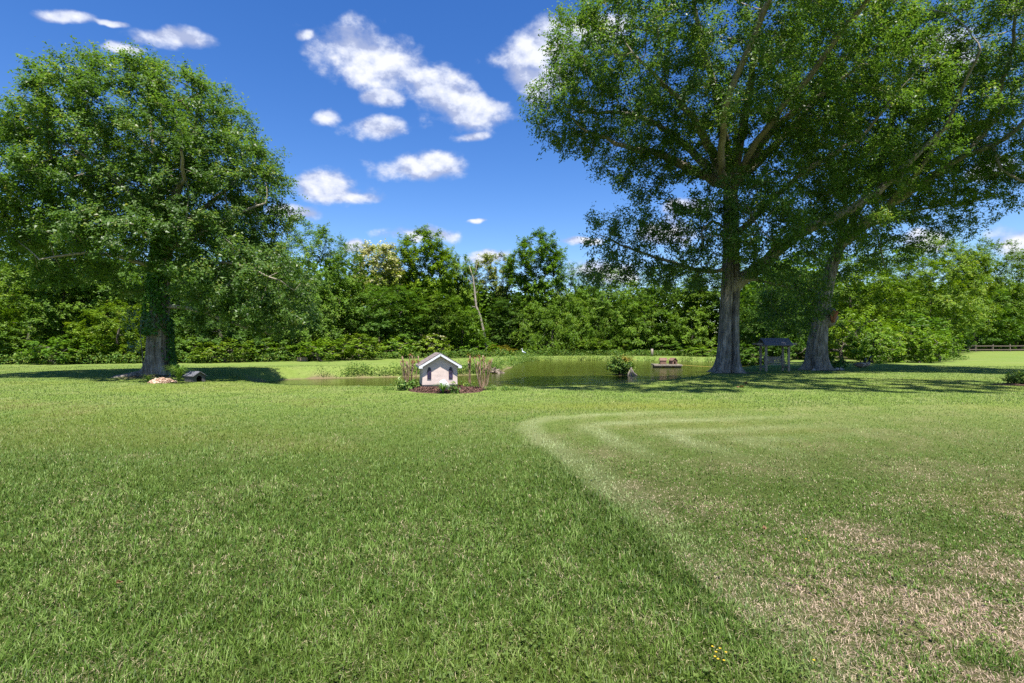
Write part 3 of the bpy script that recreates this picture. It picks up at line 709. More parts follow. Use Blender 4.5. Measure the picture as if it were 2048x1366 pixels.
VAR = {
 'broad': make_tree('broadleaf_tree', 12, 9, [((0, 0, .62), (.8, .8, .34), 6), ((.45, .1, .45), (.5, .5, .22), 2), ((-.45, -.1, .42), (.5, .5, .25), 2), ((0, -.4, .35), (.6, .5, .2), 2)], 440, 32000, .17, 101, sigma=.27),
 'oval': make_tree('slender_tree', 14, 7, [((0, 0, .6), (.85, .85, .40), 6), ((.3, 0, .35), (.6, .6, .22), 2), ((-.3, -.2, .3), (.6, .6, .2), 2)], 440, 30000, .17, 102, sigma=.27),
 'clump': make_tree('sweetgum_tree', 14, 8, [((-.15, 0, .80), (.62, .62, .17), 4), ((.4, .1, .68), (.5, .5, .16), 3), ((-.5, -.1, .62), (.42, .42, .15), 3), ((0, -.2, .5), (.75, .75, .18), 4), ((.1, 0, .3), (.7, .7, .15), 2)], 380, 42000, .20, 103, clear=.14, sigma=.34, flat=.8, kill=.9),
 'willow': make_tree('willow_tree', 9, 9, [((0, 0, .62), (.8, .8, .34), 5), ((.2, -.2, .3), (.95, .9, .28), 5)], 420, 28000, .22, 104, clear=.03, sigma=.30, droop=.5, flat=1.4, aspect=.28, up=.15, ldroop=1.2),
 'dense': make_tree('understory_tree', 7, 7, [((0, 0, .5), (.9, .9, .45), 6), ((.3, -.3, .25), (.7, .7, .24), 3), ((-.4, -.1, .25), (.6, .6, .24), 3)], 400, 26000, .15, 105, clear=.03, sigma=.27),
 'airy': make_tree('open_crowned_tree', 13, 8, [((0, 0, .72), (.8, .8, .26), 6), ((.5, 0, .5), (.45, .45, .14), 2), ((-.5, 0, .55), (.45, .45, .14), 2)], 350, 27000, .18, 106, clear=.25, sigma=.30, kill=.95),
}
used = set()
def place(kind, px, py_top, wpx, d, label, tint=(1, 1, 1), cat='tree', group='trees of the wood beyond the pond', rz=None, name=None):
    proto = VAR[kind]
    if kind in used: o = copy_tree(proto)
    else: o = proto; used.add(kind)
    if name: o.name = name
    x = (px-1024)/F*d; z0 = gz(x, d); H = (EYE-(py_top-HORIZON)/F*d-z0)*(1.05 if cat == 'tree' else (.74 if group == 'shrubs along the edge of the wood' else 1.0)); w = wpx/F*d
    o.location = (x, d, z0-.05); o.rotation_euler = (0, 0, random.random()*6.28 if rz is None else rz)
    s = w/o['W']; o.scale = (s, s, H/o['H'])
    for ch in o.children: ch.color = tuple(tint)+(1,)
    tag(o, label, cat, group); return o
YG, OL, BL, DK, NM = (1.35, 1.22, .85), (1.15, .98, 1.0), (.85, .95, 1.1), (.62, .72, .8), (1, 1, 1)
T = place
# far left
T('broad', 15, 470, 230, 42, 'yellow-green broad tree cut by the frame left of the ivy oak', YG)
T('clump', 128, 450, 190, 40, 'tall thin tree whose bare dark trunk shows left of the ivy oak', NM)
T('dense', 60, 575, 190, 38.5, 'low bushy tree at the lawn edge, leftmost in the wood', NM)
T('oval', 215, 470, 170, 43, 'slender tree standing just left behind the ivy oak trunk', BL)
T('dense', 235, 600, 170, 39, 'pale low tree seen under the ivy oak, left of its trunk', (1.35, 1.2, 1.0))
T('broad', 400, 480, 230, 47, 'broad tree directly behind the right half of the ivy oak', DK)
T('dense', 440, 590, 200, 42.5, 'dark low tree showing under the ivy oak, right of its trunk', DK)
T('oval', 520, 470, 160, 48, 'slender tree peeping out beside the right flank of the ivy oak', NM)
# centre left
T('broad', 628, 443, 190, 48, 'tall leafy tree forming the highest top right of the ivy oak', (1.0, 1.05, .9))
T('oval', 690, 474, 90, 50.5, 'narrow pointed tree just left of the cream-blossomed tree', (1.1, 1.12, .8))
T('dense', 600, 545, 170, 45.5, 'rounded mid-height tree below the highest top by the ivy oak', NM)
T('airy', 757, 488, 130, 60, 'tree covered in cream blossom between the two bright green tops', (2.5, 1.7, 2.6))
T('clump', 838, 460, 165, 62, 'bright yellow-green tree towering over the chapel shed', (1.5, 1.35, .8))
T('broad', 720, 560, 190, 52, 'blue-green tree below the cream-blossomed tree', BL)
T('oval', 800, 570, 140, 56, 'dark green tree straight above the left pruned crape myrtle', (.85, .95, .9))
T('clump', 915, 508, 110, 66, 'yellow-green tree just left of the bleached dead snag', (1.35, 1.25, .8))
T('broad', 875, 580, 150, 60, 'deep green leafy tree straight above the chapel shed', NM)
T('airy', 985, 506, 130, 77.5, 'olive round-topped tree behind the bleached dead snag', (1.35, 1.0, 1.3))
T('dense', 925, 610, 120, 63, 'vine-draped bushy tree at the foot of the dead snag', (1.05, 1.1, .8))
T('clump', 1070, 464, 150, 72.9, 'tallest lone tree rising above the wood, left of the split oak', (1.1, 1.15, .75))
T('oval', 1020, 590, 110, 71.8, 'dark tree between dead snag and willow', DK)
T('oval', 1140, 525, 90, 75.2, 'small-topped tree right behind the tallest lone tree', (.95, 1.05, .8))
T('willow', 1105, 575, 190, 72, 'drooping pale willow hanging over the far bank of the pond', (1.2, 1.15, 1.0))
T('willow', 1195, 600, 140, 73, 'second willow, partly hidden behind the first one', (1.05, 1.05, 1.0))
T('broad', 1215, 530, 150, 75.2, 'leafy tree behind the second willow', (1.1, 1.1, .9))
# centre right
T('dense', 1290, 600, 150, 72, 'bushy tree straight behind the floating duck houses', (1.1, 1.1, .9))
T('broad', 1340, 522, 200, 75.2, 'broad tree behind the low hanging boughs of the split oak', NM)
T('dense', 1385, 610, 120, 70, 'yellow-green bushy tree just left of the split oak trunk', (1.25, 1.2, .8))
T('oval', 1440, 520, 170, 71.8, 'slender tree hidden behind the trunk of the split oak', NM)
T('broad', 1545, 560, 180, 52, 'dark tree behind the garden swing roof', DK)
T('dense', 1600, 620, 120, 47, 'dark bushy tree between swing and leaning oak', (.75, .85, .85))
T('broad', 1700, 500, 210, 56, 'tree just right of the leaning oak trunk, behind the hedge', (1.2, 1.12, .8))
T('oval', 1780, 480, 170, 62, 'slender tree above the middle of the tall hedge', (1.15, 1.1, .8))
T('broad', 1860, 468, 200, 68, 'broad yellow-green tree above the right end of the hedge', (1.35, 1.2, .85))
T('clump', 1935, 490, 130, 78, 'yellow-green tree above the left end of the rail fence', (1.3, 1.15, .8))
T('oval', 1985, 476, 120, 92, 'slender tree behind the rail fence', (1.1, 1.05, .8))
T('broad', 2040, 505, 170, 95, 'broad tree at the frame edge behind the rail fence', (1.3, 1.12, .8))
T('dense', 1950, 570, 170, 88, 'dark low tree behind the left half of the rail fence', (.8, .9, .9))
T('dense', 2030, 580, 170, 93, 'dark low tree behind the right half of the rail fence', (.8, .9, .9))
T('dense', 1890, 590, 150, 74, 'low tree standing between hedge end and rail fence', (.95, 1.0, .9))

def add_blossom(o, n, size, seed):
    """cream flower heads sitting on the outside of a crown"""
    rng = np.random.default_rng(seed); cr = next(c for c in o.children if c.name.startswith('crown')); me = cr.data
    co = np.empty(len(me.vertices)*3, dtype=np.float32); me.vertices.foreach_get('co', co); co = co.reshape(-1, 3)
    z = co[:, 2]; p = np.clip((z-z.min())/(z.max()-z.min())-.25, 0, 1)**1.2; k = rng.choice(len(co), n//6, p=p/p.sum())
    C = np.repeat(co[k], 6, 0)+rng.normal(0, size*.7, (len(k)*6, 3))*np.array([1, 1, .6])+np.array([0, -.12, .15])
    V, Q, t = leaves_np(C, size, rng, .8, .5); mesh_np('blossom', V, Q, M['blossom'], o, tint=t)
M['blossom'] = m_leaf('blossom', [(0, (.34, .36, .18)), (1, (.62, .58, .40))], .3, .6, .2)
for o in list(COL.objects):
    if o.parent is None and 'cream blossom' in o.get('label', '') and 'covered' in o['label']: add_blossom(o, 4200, .26, 1)
    if o.parent is None and o.get('label', '').startswith('olive round'): add_blossom(o, 900, .2, 2)

# shrubs
VAR['shrub'] = make_tree('shrub', 2.2, 2.6, [((0, 0, .5), (.95, .95, .48), 6), ((.3, -.4, .3), (.6, .6, .3), 2), ((-.4, 0, .35), (.6, .6, .3), 2)], 220, 5200, .13, 120, clear=.02, sigma=.2, tr=.03, kill=.3)
VAR['shrub_b'] = make_tree('shrub', 2.0, 2.8, [((-.2, 0, .55), (.8, .8, .44), 5), ((.5, -.2, .4), (.5, .6, .38), 3)], 220, 4800, .14, 121, clear=.02, sigma=.22, tr=.03, kill=.3, flat=1.0)
def S(px, top, w, base_py, label, tint=NM, kind='shrub', group='shrubs along the edge of the wood', cat='shrub', d=None):
    return place(kind, px, top, w, d or EYE*F/(base_py-HORIZON), label, tint, cat, group)
HG = 'shrubs of the tall hedge'
S(1685, 625, 110, 724, 'tall loose shrub beside the leaning oak, left end of the hedge', (1.3, 1.2, .8), 'shrub_b', HG)
S(1720, 612, 110, 717, 'tallest yellow-green shrub rising at the back of the hedge', (1.45, 1.3, .8), 'shrub', HG)
S(1745, 650, 95, 726, 'shrub of the hedge straight behind the geese', (1.2, 1.2, .8), 'shrub', HG)
S(1790, 643, 110, 724, 'full round shrub in the middle of the hedge', (1.4, 1.28, .8), 'shrub_b', HG)
S(1838, 655, 100, 725, 'yellow-green shrub second from the right end of the hedge', (1.4, 1.3, .85), 'shrub', HG)
S(1880, 664, 85, 723, 'rounded shrub at the right end of the hedge, by the fence', (1.2, 1.2, .8), 'shrub_b', HG)
S(1815, 625, 150, 714, 'dark shrub looming behind the middle of the hedge', (.9, 1.0, .9), 'shrub', HG)
S(1676, 712, 36, 738, 'small dark clipped shrub at the foot of the leaning oak', (.55, .8, .7), 'shrub', None)
EG = 'shrubs along the edge of the wood'
for px, top, w, d, lab, tn, kd in [
    (30, 640, 150, 36.5, 'dark spreading shrub at the far left lawn edge', NM, 'shrub'), (110, 655, 120, 37, 'shrub under the bare dark trunk left of the ivy oak', (.9, 1, .9), 'shrub_b'),
    (190, 660, 120, 37.5, 'shrub halfway between the bare dark trunk and ivy oak', (1.15, 1.15, .8), 'shrub'), (270, 655, 110, 38, 'pale shrub directly left behind the ivy oak trunk', (1.4, 1.25, .9), 'shrub_b'),
    (380, 650, 120, 39, 'shrub directly right behind the ivy oak trunk', NM, 'shrub'), (450, 660, 110, 40, 'pale tangled shrub above the dog house', (1.3, 1.15, .95), 'shrub_b'),
    (540, 655, 120, 42, 'bushy shrub under the drooping right boughs of the ivy oak', (1.1, 1.1, .8), 'shrub'), (640, 662, 120, 43, 'shrub left of the low privet row, above the channel', (1.25, 1.2, .85), 'shrub_b'),
    (715, 655, 130, 45.5, 'grey-green privet shrub in the middle of the low row', (1.3, 1.15, .95), 'shrub'), (790, 665, 120, 51, 'privet shrub behind the left pruned crape myrtle', (1.15, 1.15, .85), 'shrub_b'),
    (855, 660, 100, 56, 'privet shrub with pale bloom above the chapel shed roof', (1.75, 1.45, 1.4), 'shrub'), (930, 655, 110, 63.8, 'round green shrub behind the right pruned crape myrtles', (1.1, 1.2, .8), 'shrub_b'),
    (993, 683, 70, 64.9, 'brownish tangled bush at the wood edge left of the heron', (1.6, .85, 1.0), 'shrub'), (1070, 670, 110, 70, 'dark bush behind the heron', DK, 'shrub_b'),
    (1170, 660, 130, 71, 'grey-green bush under the drooping willow', (1.2, 1.12, 1.0), 'shrub'), (1255, 672, 90, 70.5, 'yellow-green bush behind the islet shrub', (1.3, 1.25, .8), 'shrub_b'),
    (1340, 665, 110, 70, 'dark bush behind the floating duck houses', (.8, .9, .9), 'shrub'), (1405, 672, 90, 63.8, 'bush just left of the split oak trunk', (1.1, 1.1, .8), 'shrub_b'),
    (1510, 668, 110, 50, 'dark bush between split oak and swing', (.7, .8, .8), 'shrub'), (1590, 675, 100, 46, 'dark bush right behind the garden swing', (.65, .78, .8), 'shrub_b')]:
    place(kd, px, top+random.uniform(-12, 14), w*random.uniform(.8, 1.15), d+random.uniform(-.8, 1.5), lab, tn, 'shrub', EG)

# depth of the wood: a leaf mass that reads as one behind the front trees
for o in list(COL.objects):
    if o.parent is None and 'pale bloom' in o.get('label', ''): add_blossom(o, 500, .08, 3)
def woodland():
    rng = np.random.default_rng(77); n = 130000
    x = rng.uniform(-75, 120, n); y = edge_y(x)+10+rng.random(n)**.7*18; top = 7.5+2.5*fbm(x*.15, y*.15, 3, 3)*2+np.where(x > 40, 3.5, 0)
    keep = rng.random(n) < .35+.65*sstep(.35, .6, fbm(x*.35, y*.35+rng.random(n)*3, 3, 8)); x, y, top = x[keep], y[keep], top[keep]
    z = rng.random(len(x))**1.25*top
    V, Q, t = leaves_np(np.stack([x, y, z], -1), np.interp(y-edge_y(x), [10, 15, 28], [.4, .6, 1.3])[:, None], rng, .7, .2)
    o = mesh_np('woodland', V, Q, M['wood_leaf'], tint=t*.75); o.color = (1, 1.02, .9, 1)
    tag(o, 'dense green depth of the wood behind the front trees', 'woodland', kind='stuff')
woodland()

# ------------------------------------------------------------------ small materials
M['siding'] = m_plain('painted_siding', (.56, .455, .405), .7, .2, .13, 3.5, .05)
M['white_trim'] = m_plain('white_trim', (.60, .61, .64), .6, .3, .12, 6, .05)
M['roof_shingle'] = m_plain('roof_shingle', (.20, .165, .155), .9, .1, .4, 30, .5)
M['dark_base'] = m_plain('dark_base', (.07, .065, .07), .8, .2, .2, 12, .1)
M['concrete'] = m_plain('concrete', (.36, .35, .33), .9, .1, .2, 14, .3)
M['dark_roof'] = m_plain('dark_roof', (.13, .13, .15), .85, .15, .3, 20, .4)
M['grey_wood'] = m_plain('grey_wood', (.27, .22, .17), .85, .15, .35, 10, .35, 0, (1, 1, 1))
M['fence_wood'] = m_plain('fence_wood', (.15, .12, .095), .85, .15, .3, 10, .3)
M['float_wood'] = m_plain('float_wood', (.28, .24, .19), .9, .1, .3, 10, .3)
M['float_dark'] = m_plain('float_dark', (.05, .05, .05), .7, .2, .3, 10, .2)
M['brown_paint'] = m_plain('brown_paint', (.17, .105, .08), .85, .1, .3, 8, .3)
M['white_rock'] = m_plain('white_rock', (.52, .52, .50), .8, .2, .3, 9, .5)
M['stem_bark'] = m_bark('stem_bark', (.06, .035, .02), (.20, .13, .08), (.42, .32, .23), 3.0)
M['chain'] = m_plain('chain', (.12, .12, .12), .5, .5, .2, 20, .05, .8)
M['rope'] = m_plain('rope', (.55, .42, .10), .8, .1, .2, 20, .2)
M['bill'] = m_plain('bill', (.03, .03, .03), .5, .3, .1, 10, .02)
M['leg_skin'] = m_plain('leg_skin', (.06, .055, .045), .6, .3, .1, 10, .02)
M['lily_leaf'] = m_leaf('lily_leaf', [(0, (.05, .13, .02)), (.5, (.11, .22, .035)), (1, (.30, .36, .10))], .3, .45, .3)
M['green_leaf'] = m_leaf('green_leaf', [(0, (.05, .12, .018)), (.5, (.105, .20, .03)), (1, (.23, .29, .05))], .3, .5, .25)
M['sprout_leaf'] = m_leaf('sprout_leaf', [(0, (.16, .045, .015)), (.6, (.26, .085, .025)), (1, (.2, .2, .05))], .3, .5, .2)
M['dry_leaf'] = m_leaf('dry_leaf', [(0, (.14, .07, .035)), (1, (.26, .15, .08))], .2, .6, .2)
M['blue_leaf'] = m_leaf('blue_leaf', [(0, (.05, .10, .075)), (1, (.13, .20, .15))], .25, .5, .3)
def m_glass():
    m, t = new_mat('window_glass'); tc = t.node('ShaderNodeTexCoord')
    c = t.ramp(t.noise(tc.outputs['Object'], 14, 3, .6), [(.35, (.012, .010, .03)), (.6, (.045, .03, .09)), (.75, (.09, .07, .14))])
    finish(t, principled(t, c, .12, .5)); return m
M['glass'] = m_glass()

# ------------------------------------------------------------------ chapel-like pump house in the mulch bed
def mulch_bed():
    rng = np.random.default_rng(9)
    poly = smooth_poly([(-3.35, 16.55), (-2.9, 16.05), (-2.1, 15.85), (-1.35, 16.0), (-.95, 16.4), (-.95, 17.2), (-1.5, 18.1), (-3.3, 18.0), (-3.5, 17.2)], 2)
    me = MB(); n = len(poly); cx, cy_ = -2.25, 17.0
    rings = [(1.0, .004), (.9, .05), (.55, .08)]
    for k, h in rings: me.V += [(cx+(x-cx)*k, cy_+(y-cy_)*k, gz(cx+(x-cx)*k, cy_+(y-cy_)*k)+h) for x, y in poly]
    me.V.append((cx, cy_, gz(cx, cy_)+.08))
    for r in range(2):
        for i in range(n): me.F.append((r*n+i, r*n+(i+1) % n, (r+1)*n+(i+1) % n, (r+1)*n+i))
    for i in range(n): me.F.append((2*n+i, 2*n+(i+1) % n, 3*n))
    bed = me.build('mulch_bed', m_plain('mulch', (.10, .058, .045), .95, .05, .5, 22, .8), smooth=True); tag(bed, 'reddish brown mulch bed round the chapel shed', kind='structure')
    x = rng.uniform(-3.5, -.9, 5200); y = rng.uniform(15.8, 18.1, 5200); ok = poly_sd(x, y, poly) < -.02; x, y = x[ok], y[ok]; n = len(x)
    C = np.stack([x, y, ground_z(x, y)+.045+.03*rng.random(n)+.03*sstep(0, -.4, poly_sd(x, y, poly))], -1)
    V, Q, t = leaves_np(C, .075, rng, .35, .4)
    col = np.repeat(np.array([.135, .075, .056])*(.5+1.1*rng.random(n))[:, None], 4, 0)
    o = mesh_np('bark_chips', V, Q, M['stone_mix'], bed, col=col); o['kind'] = 'stuff'
mulch_bed()
def chapel():
    bx, by = at(880, 778, 17.2)[:2]; z0 = gz(bx, by)+.06
    root = empty('chapel_shed', (bx, by+.0, z0), math.radians(15))
    w, dp, he, hr = 1.17, 1.05, .72, 1.07        # wall width, depth, eave and ridge heights
    MB().box((0, dp/2, .0), (w-.01, dp-.01, .16)).build('foundation', M['concrete'], root)
    MB().box((0, dp/2, .085), (w+.03, dp+.03, .05)).build('skirt_board', M['dark_base'], root)
    # lap siding, course by course
    n = 22; ch = (hr-.11)/n
    sl = (hr-he)/(w/2)
    for i in range(n):
        za = .11+i*ch; zb = za+ch
        def half(z): return w/2 if z <= he else max(0.0, (hr-z)/sl)
        a, b = half(za), half(zb)
        if a < .02: continue
        for y0, y1, yi in ((-.009, -.005, .03), (dp+.009, dp+.005, dp-.03)):
            mb = MB().add([(-a, y0, za), (a, y0, za), (b, y1, zb), (-b, y1, zb), (-a, yi, za), (a, yi, za), (b, yi, zb), (-b, yi, zb)],
                     [(0, 1, 2, 3), (4, 7, 6, 5), (0, 4, 5, 1), (3, 2, 6, 7), (0, 3, 7, 4), (1, 5, 6, 2)])
            mb.build('siding_board', M['siding'], root)
        if zb <= he+.03:
            for s in (-1, 1):
                xa, xb, xi = s*(w/2+.010), s*(w/2+.003), s*(w/2-.03); ya, yb = .031, dp-.031
                MB().add([(xa, ya, za), (xa, yb, za), (xb, yb, zb), (xb, ya, zb), (xi, ya, za), (xi, yb, za), (xi, yb, zb), (xi, ya, zb)],
                     [(0, 1, 2, 3), (4, 7, 6, 5), (0, 4, 5, 1), (3, 2, 6, 7), (0, 3, 7, 4), (1, 5, 6, 2)]).build('siding_board', M['siding'], root)
    # roof: two slabs with shingle courses, white rake boards and boxed eaves
    ov, fr, th = .115, .15, .03
    ang = math.atan2(hr-he, w/2); L = (w/2+ov)/math.cos(ang)
    for s in (-1, 1):
        rm = Matrix.Rotation(s*ang, 3, 'Y'); top = Vector((0, 0, hr+.075))
        dirv = Vector((s*math.cos(ang), 0, -math.sin(ang))); nv = Vector((s*math.sin(ang), 0, math.cos(ang)))
        c = top+dirv*L/2; slab = MB().box((c.x, (dp)/2, c.z), (L, dp+2*fr, th), rm).build('roof_panel', M['roof_shingle'], root)
        rr = random.Random(3+s); k = 7
        for q in range(k):
            a0 = L*(q/k); a1_ = L*((q+1.12)/k); cc = top+dirv*((a0+min(a1_, L+.02))/2)+nv*(th/2+.006)
            yy = -fr-.015
            while yy < dp+fr:
                wd = .16+.08*rr.random(); ye = min(yy+wd, dp+fr+.015)
                MB().box((cc.x, (yy+ye)/2, cc.z+rr.random()*.003), (a1_-a0-.004, ye-yy-.006, .010), Matrix.Rotation(s*(ang-.035), 3, 'Y')).build('shingle', M['roof_shingle'], slab); yy = ye
        for yy in (-fr-.012, dp+fr+.012):
            c2 = top+dirv*(L/2)-nv*(.034)
            MB().box((c2.x, yy, c2.z), (L+.01, .024, .062), rm).build('rake_board', M['white_trim'], root)
        ex = s*(w/2+ov-.01); ez = he-.0
        zt = hr+.075-(w/2+ov)*math.tan(ang)
        MB().box((s*(w/2+ov/2), dp/2, zt-.055), (ov-.01, dp+2*fr-.02, .02)).build('soffit', M['white_trim'], root)
        MB().box((s*(w/2+ov-.008), dp/2, zt-.03), (.02, dp+2*fr-.03, .07)).build('eave_board', M['white_trim'], root)
        for yy in (-fr-.010, dp+fr+.010):
            x0, x1 = s*(w/2+.01), s*(w/2+ov+.012)
            MB().prism([(x0, zt-.07), (x1, zt-.07), (x1, zt+.0), (x0, zt+ov*math.tan(ang)*.9)], yy-.016, yy+.016).build('eave_return', M['white_trim'], root)
    for xx in (-.36, .36):
        def arch(hw, z0_, zs, zt_):
            pts = [(-hw, z0_), (hw, z0_), (hw, zs)]
            for q in range(1, 6):
                t_ = q/6; pts.append((hw*(1-t_**1.5), zs+(zt_-zs)*math.sin(t_*math.pi/2)))
            pts.append((0, zt_)); 
            for q in range(5, 0, -1):
                t_ = q/6; pts.append((-hw*(1-t_**1.5), zs+(zt_-zs)*math.sin(t_*math.pi/2)))
            pts.append((-hw, zs)); return pts
        fo = MB().prism([(x+xx, z) for x, z in arch(.068, .30, .54, .69)], -.034, -.008).build('window', M['dark_base'], root)
        MB().prism([(x+xx, z) for x, z in arch(.054, .315, .535, .66)], -.040, -.030).build('pane', M['glass'], fo)
        MB().box((xx, -.042, .485), (.008, .008, .33)).build('glazing_bar', M['dark_base'], fo)
        MB().box((xx, -.0415, .52), (.105, .007, .008)).build('glazing_bar', M['dark_base'], fo)
    tag(root, 'small cream chapel-shaped shed with white gable trim and pointed windows', 'shed'); return root
chapel()

# ------------------------------------------------------------------ pruned crape myrtles, bed plants, white rock
def myrtle(px, d, n, spread, h, seed, label):
    x = (px-1024)/F*d; root = empty('crape_myrtle', (x, d, gz(x, d)-.02)); r = random.Random(seed); rng = np.random.default_rng(seed)
    for i in range(n):
        a = r.random()*6.28; b0 = Vector((math.cos(a)*.10*r.random(), math.sin(a)*.10*r.random(), 0)); hh = h*(.78+.27*r.random())
        tx = spread*((i+.5)/n*2-1)+r.uniform(-.05, .05); ty = r.uniform(-.15, .15)
        pts = []; m = 9
        for k in range(m):
            t = k/(m-1); pts.append((b0.x*(1-t)+tx*(t**.5)+r.uniform(-.012, .012), b0.y*(1-t)+ty*t+r.uniform(-.012, .012), hh*t))
        rd = [.018-.006*(k/(m-1))+r.uniform(0, .004) for k in range(m)]; rd[-1] = .021; rd[-2] = .016
        mb = MB().tube(pts, rd, 7)
        if r.random() < .7:
            k = r.randint(4, 6); e = pts[k]; mb.tube([e, (e[0]+r.uniform(-.09, .09), e[1]-.02, e[2]+.12), (e[0]+r.uniform(-.12, .12), e[1]-.03, e[2]+.24)], [.014, .011, .013], 6)
        mb.build('stem', M['stem_bark'], root, smooth=True)
        if r.random() < .55:
            C = np.array(pts[-1])+rng.normal(0, .035, (26, 3))-np.array([0, 0, .02+.15*(r.random() < .4)]); V, Q, t = leaves_np(C, .05, rng, .5, .3)
            mesh_np('sprout', V, Q, M['sprout_leaf'], root, tint=t)
    tag(root, label, 'shrub', 'pruned crape myrtles'); return root
myrtle(817, 17.5, 10, .31, 1.16, 1, 'hard-pruned crape myrtle left of the chapel shed, bare stems with reddish tips')
myrtle(938, 18.0, 4, .09, 1.16, 2, 'thin pruned crape myrtle of few stems, close right of the chapel shed')
myrtle(965, 16.9, 11, .30, 1.18, 3, 'widest pruned crape myrtle, a cluster of bare stems right of the chapel shed')

def leafy(name, px, d, n, rx, ry, h, leaf, mat, label, cat, seed, aspect=.4, up=.35, group=None, x=None, stems=True, zoff=0):
    """low bushy plant: leaves on short stems"""
    rng = np.random.default_rng(seed); x = (px-1024)/F*d if x is None else x; root = empty(name, (x, d, gz(x, d)+zoff))
    k = max(6, n//25); a = rng.random(k)*6.28; rr = rng.random(k)**.5; tips = np.stack([np.cos(a)*rr*rx, np.sin(a)*rr*ry, h*(.35+.65*rng.random(k))*(1-.45*rr**2)], -1)
    j = rng.integers(0, k, n); t = .35+.65*rng.random(n)**.7; C = tips[j]*t[:, None]*np.array([1, 1, 1])+rng.normal(0, leaf*.55, (n, 3)); C[:, 2] = np.maximum(C[:, 2], leaf*.2)
    V, Q, tn = leaves_np(C, leaf, rng, aspect, up, unit(C-np.array([0, 0, h*.3]))*1.2, .35); mesh_np('foliage', V, Q, mat, root, tint=tn)
    if stems:
        mb = MB()
        for q in range(k): mb.tube([(tips[q][0]*.1, tips[q][1]*.1, 0), tuple(tips[q]*np.array([.6, .6, .55])), tuple(tips[q])], [.010, .007, .004], 4)
        mb.build('stems', M['wood_bark'], root)
    tag(root, label, cat, group); return root
def strap_clump(name, px, d, n, spread, h, w, mat, label, cat, seed, group=None, x=None):
    """arching strap-leaved clump"""
    rng = np.random.default_rng(seed); x = (px-1024)/F*d if x is None else x; root = empty(name, (x, d, gz(x, d)))
    a = rng.random(n)*6.28; L = h*(.7+.7*rng.random(n)); el = .35+.55*rng.random(n)*1.4
    T_ = np.linspace(0, 1, 6); V = []; Fq = []
    for k, t in enumerate(T_):
        th = math.pi/2-el*(.3+1.5*t); rad = L*t*np.clip(np.sin(el*.4+t*el*.9), .1, 1)*spread/h*1.1; z = L*np.sin(np.clip(t*2.2, 0, math.pi*.62))*(1-.25*el*t)
        ww = w*(1-t**2)*.5+.001; c = np.stack([np.cos(a)*rad, np.sin(a)*rad, np.maximum(z, .01)], -1); s = np.stack([-np.sin(a)*ww, np.cos(a)*ww, 0*a], -1)
        V.append(np.stack([c-s, c+s], 1))
    V = np.stack(V, 1).reshape(n, 12, 3); i = np.arange(n)[:, None]*12
    Q = np.concatenate([i+np.array([[2*k, 2*k+1, 2*k+3, 2*k+2]]) for k in range(5)])
    mesh_np('leaves', V.reshape(-1, 3), Q, mat, root, tint=np.repeat(np.clip(.2+.6*rng.random(n), 0, 1), 12))
    tag(root, label, cat, group); return root
leafy('bed_plant', 812, 16.9, 420, .42, .30, .48, .13, M['lily_leaf'], 'leafy yellow-green plant under the left pruned crape myrtle', 'plant', 31)
leafy('bed_plant', 938, 17.3, 160, .20, .16, .36, .09, M['green_leaf'], 'little bush between chapel shed and right crape myrtles', 'plant', 32)
leafy('bed_plant', 910, 15.95, 150, .20, .15, .40, .10, M['lily_leaf'], 'pale leafy plant right of the white rock', 'plant', 33)
strap_clump('spider_lily', 886, 15.85, 70, .34, .27, .028, M['lily_leaf'], 'strap-leaved pale green clump in front of the white rock', 'plant', 34)
leafy('ground_cover', 1000, 17.0, 520, .95, .42, .13, .075, M['green_leaf'], 'low green ground cover spreading right of the crape myrtles', 'plant', 35, stems=False)
leafy('ground_cover', 780, 16.9, 130, .28, .2, .12, .07, M['green_leaf'], 'thin low weeds left of the mulch bed', 'plant', 36, stems=False)
def rock(name, loc, size, mat, label, seed, cat='rock', group=None, sub=3):
    bm = bmesh.new(); bmesh.ops.create_icosphere(bm, subdivisions=sub, radius=1); r = np.random.default_rng(seed); pl = [(unit(r.normal(0, 1, 3)), .38+.42*r.random()) for _ in range(14)]
    for v in bm.verts:
        c = np.array(v.co)
        for nrm, dd in pl:
            k = c.dot(nrm)-dd
            if k > 0: c = c-nrm*k
        v.co = Vector(c*np.array(size))
    me = bpy.data.meshes.new(name); bm.to_mesh(me); bm.free(); me.materials.append(mat); o = link(bpy.data.objects.new(name, me)); o.location = loc; o.rotation_euler = (0, 0, r.random()*6)
    tag(o, label, cat, group); return o
x_, y_ = at(889, 783, 16.2)[:2]
rk = rock('white_rock', (x_, y_, gz(x_, y_)+.16), (.24, .17, .28), M['white_rock'], 'pointed white rock in front of the chapel shed', 12); rk.rotation_euler = (0, .25, 0.2)

# ------------------------------------------------------------------ islet shrub in the pond, floating duck houses
ix, iy = 7.46, 35.3
mound = rock('islet', (ix, iy, WATER_Z-.03), (1.1, .75, .16), m_plain('islet_mud', (.11, .085, .055), .9, .1, .3, 8, .5), 'muddy islet carrying the shrub in the pond', 44, 'islet')
mound['kind'] = 'structure'
is_ = leafy('islet_shrub', 0, iy, 3000, .95, .8, 1.68, .17, M['green_leaf'], 'bright green shrub growing out of the pond on a muddy islet', 'shrub', 45, .5, .35, x=ix, zoff=0); is_.location.z = WATER_Z+.06
V, Q, t = leaves_np(np.array([.22, -.15, 1.0])+np.random.default_rng(2).normal(0, .2, (260, 3))*np.array([1.2, 1, .7]), .15, np.random.default_rng(46), .5, .4)
mesh_np('young_leaves', V, Q, m_leaf('young_leaf', [(0, (.22, .20, .04)), (1, (.36, .26, .05))], .3, .5, .2), is_, tint=t)
mb = MB(); 
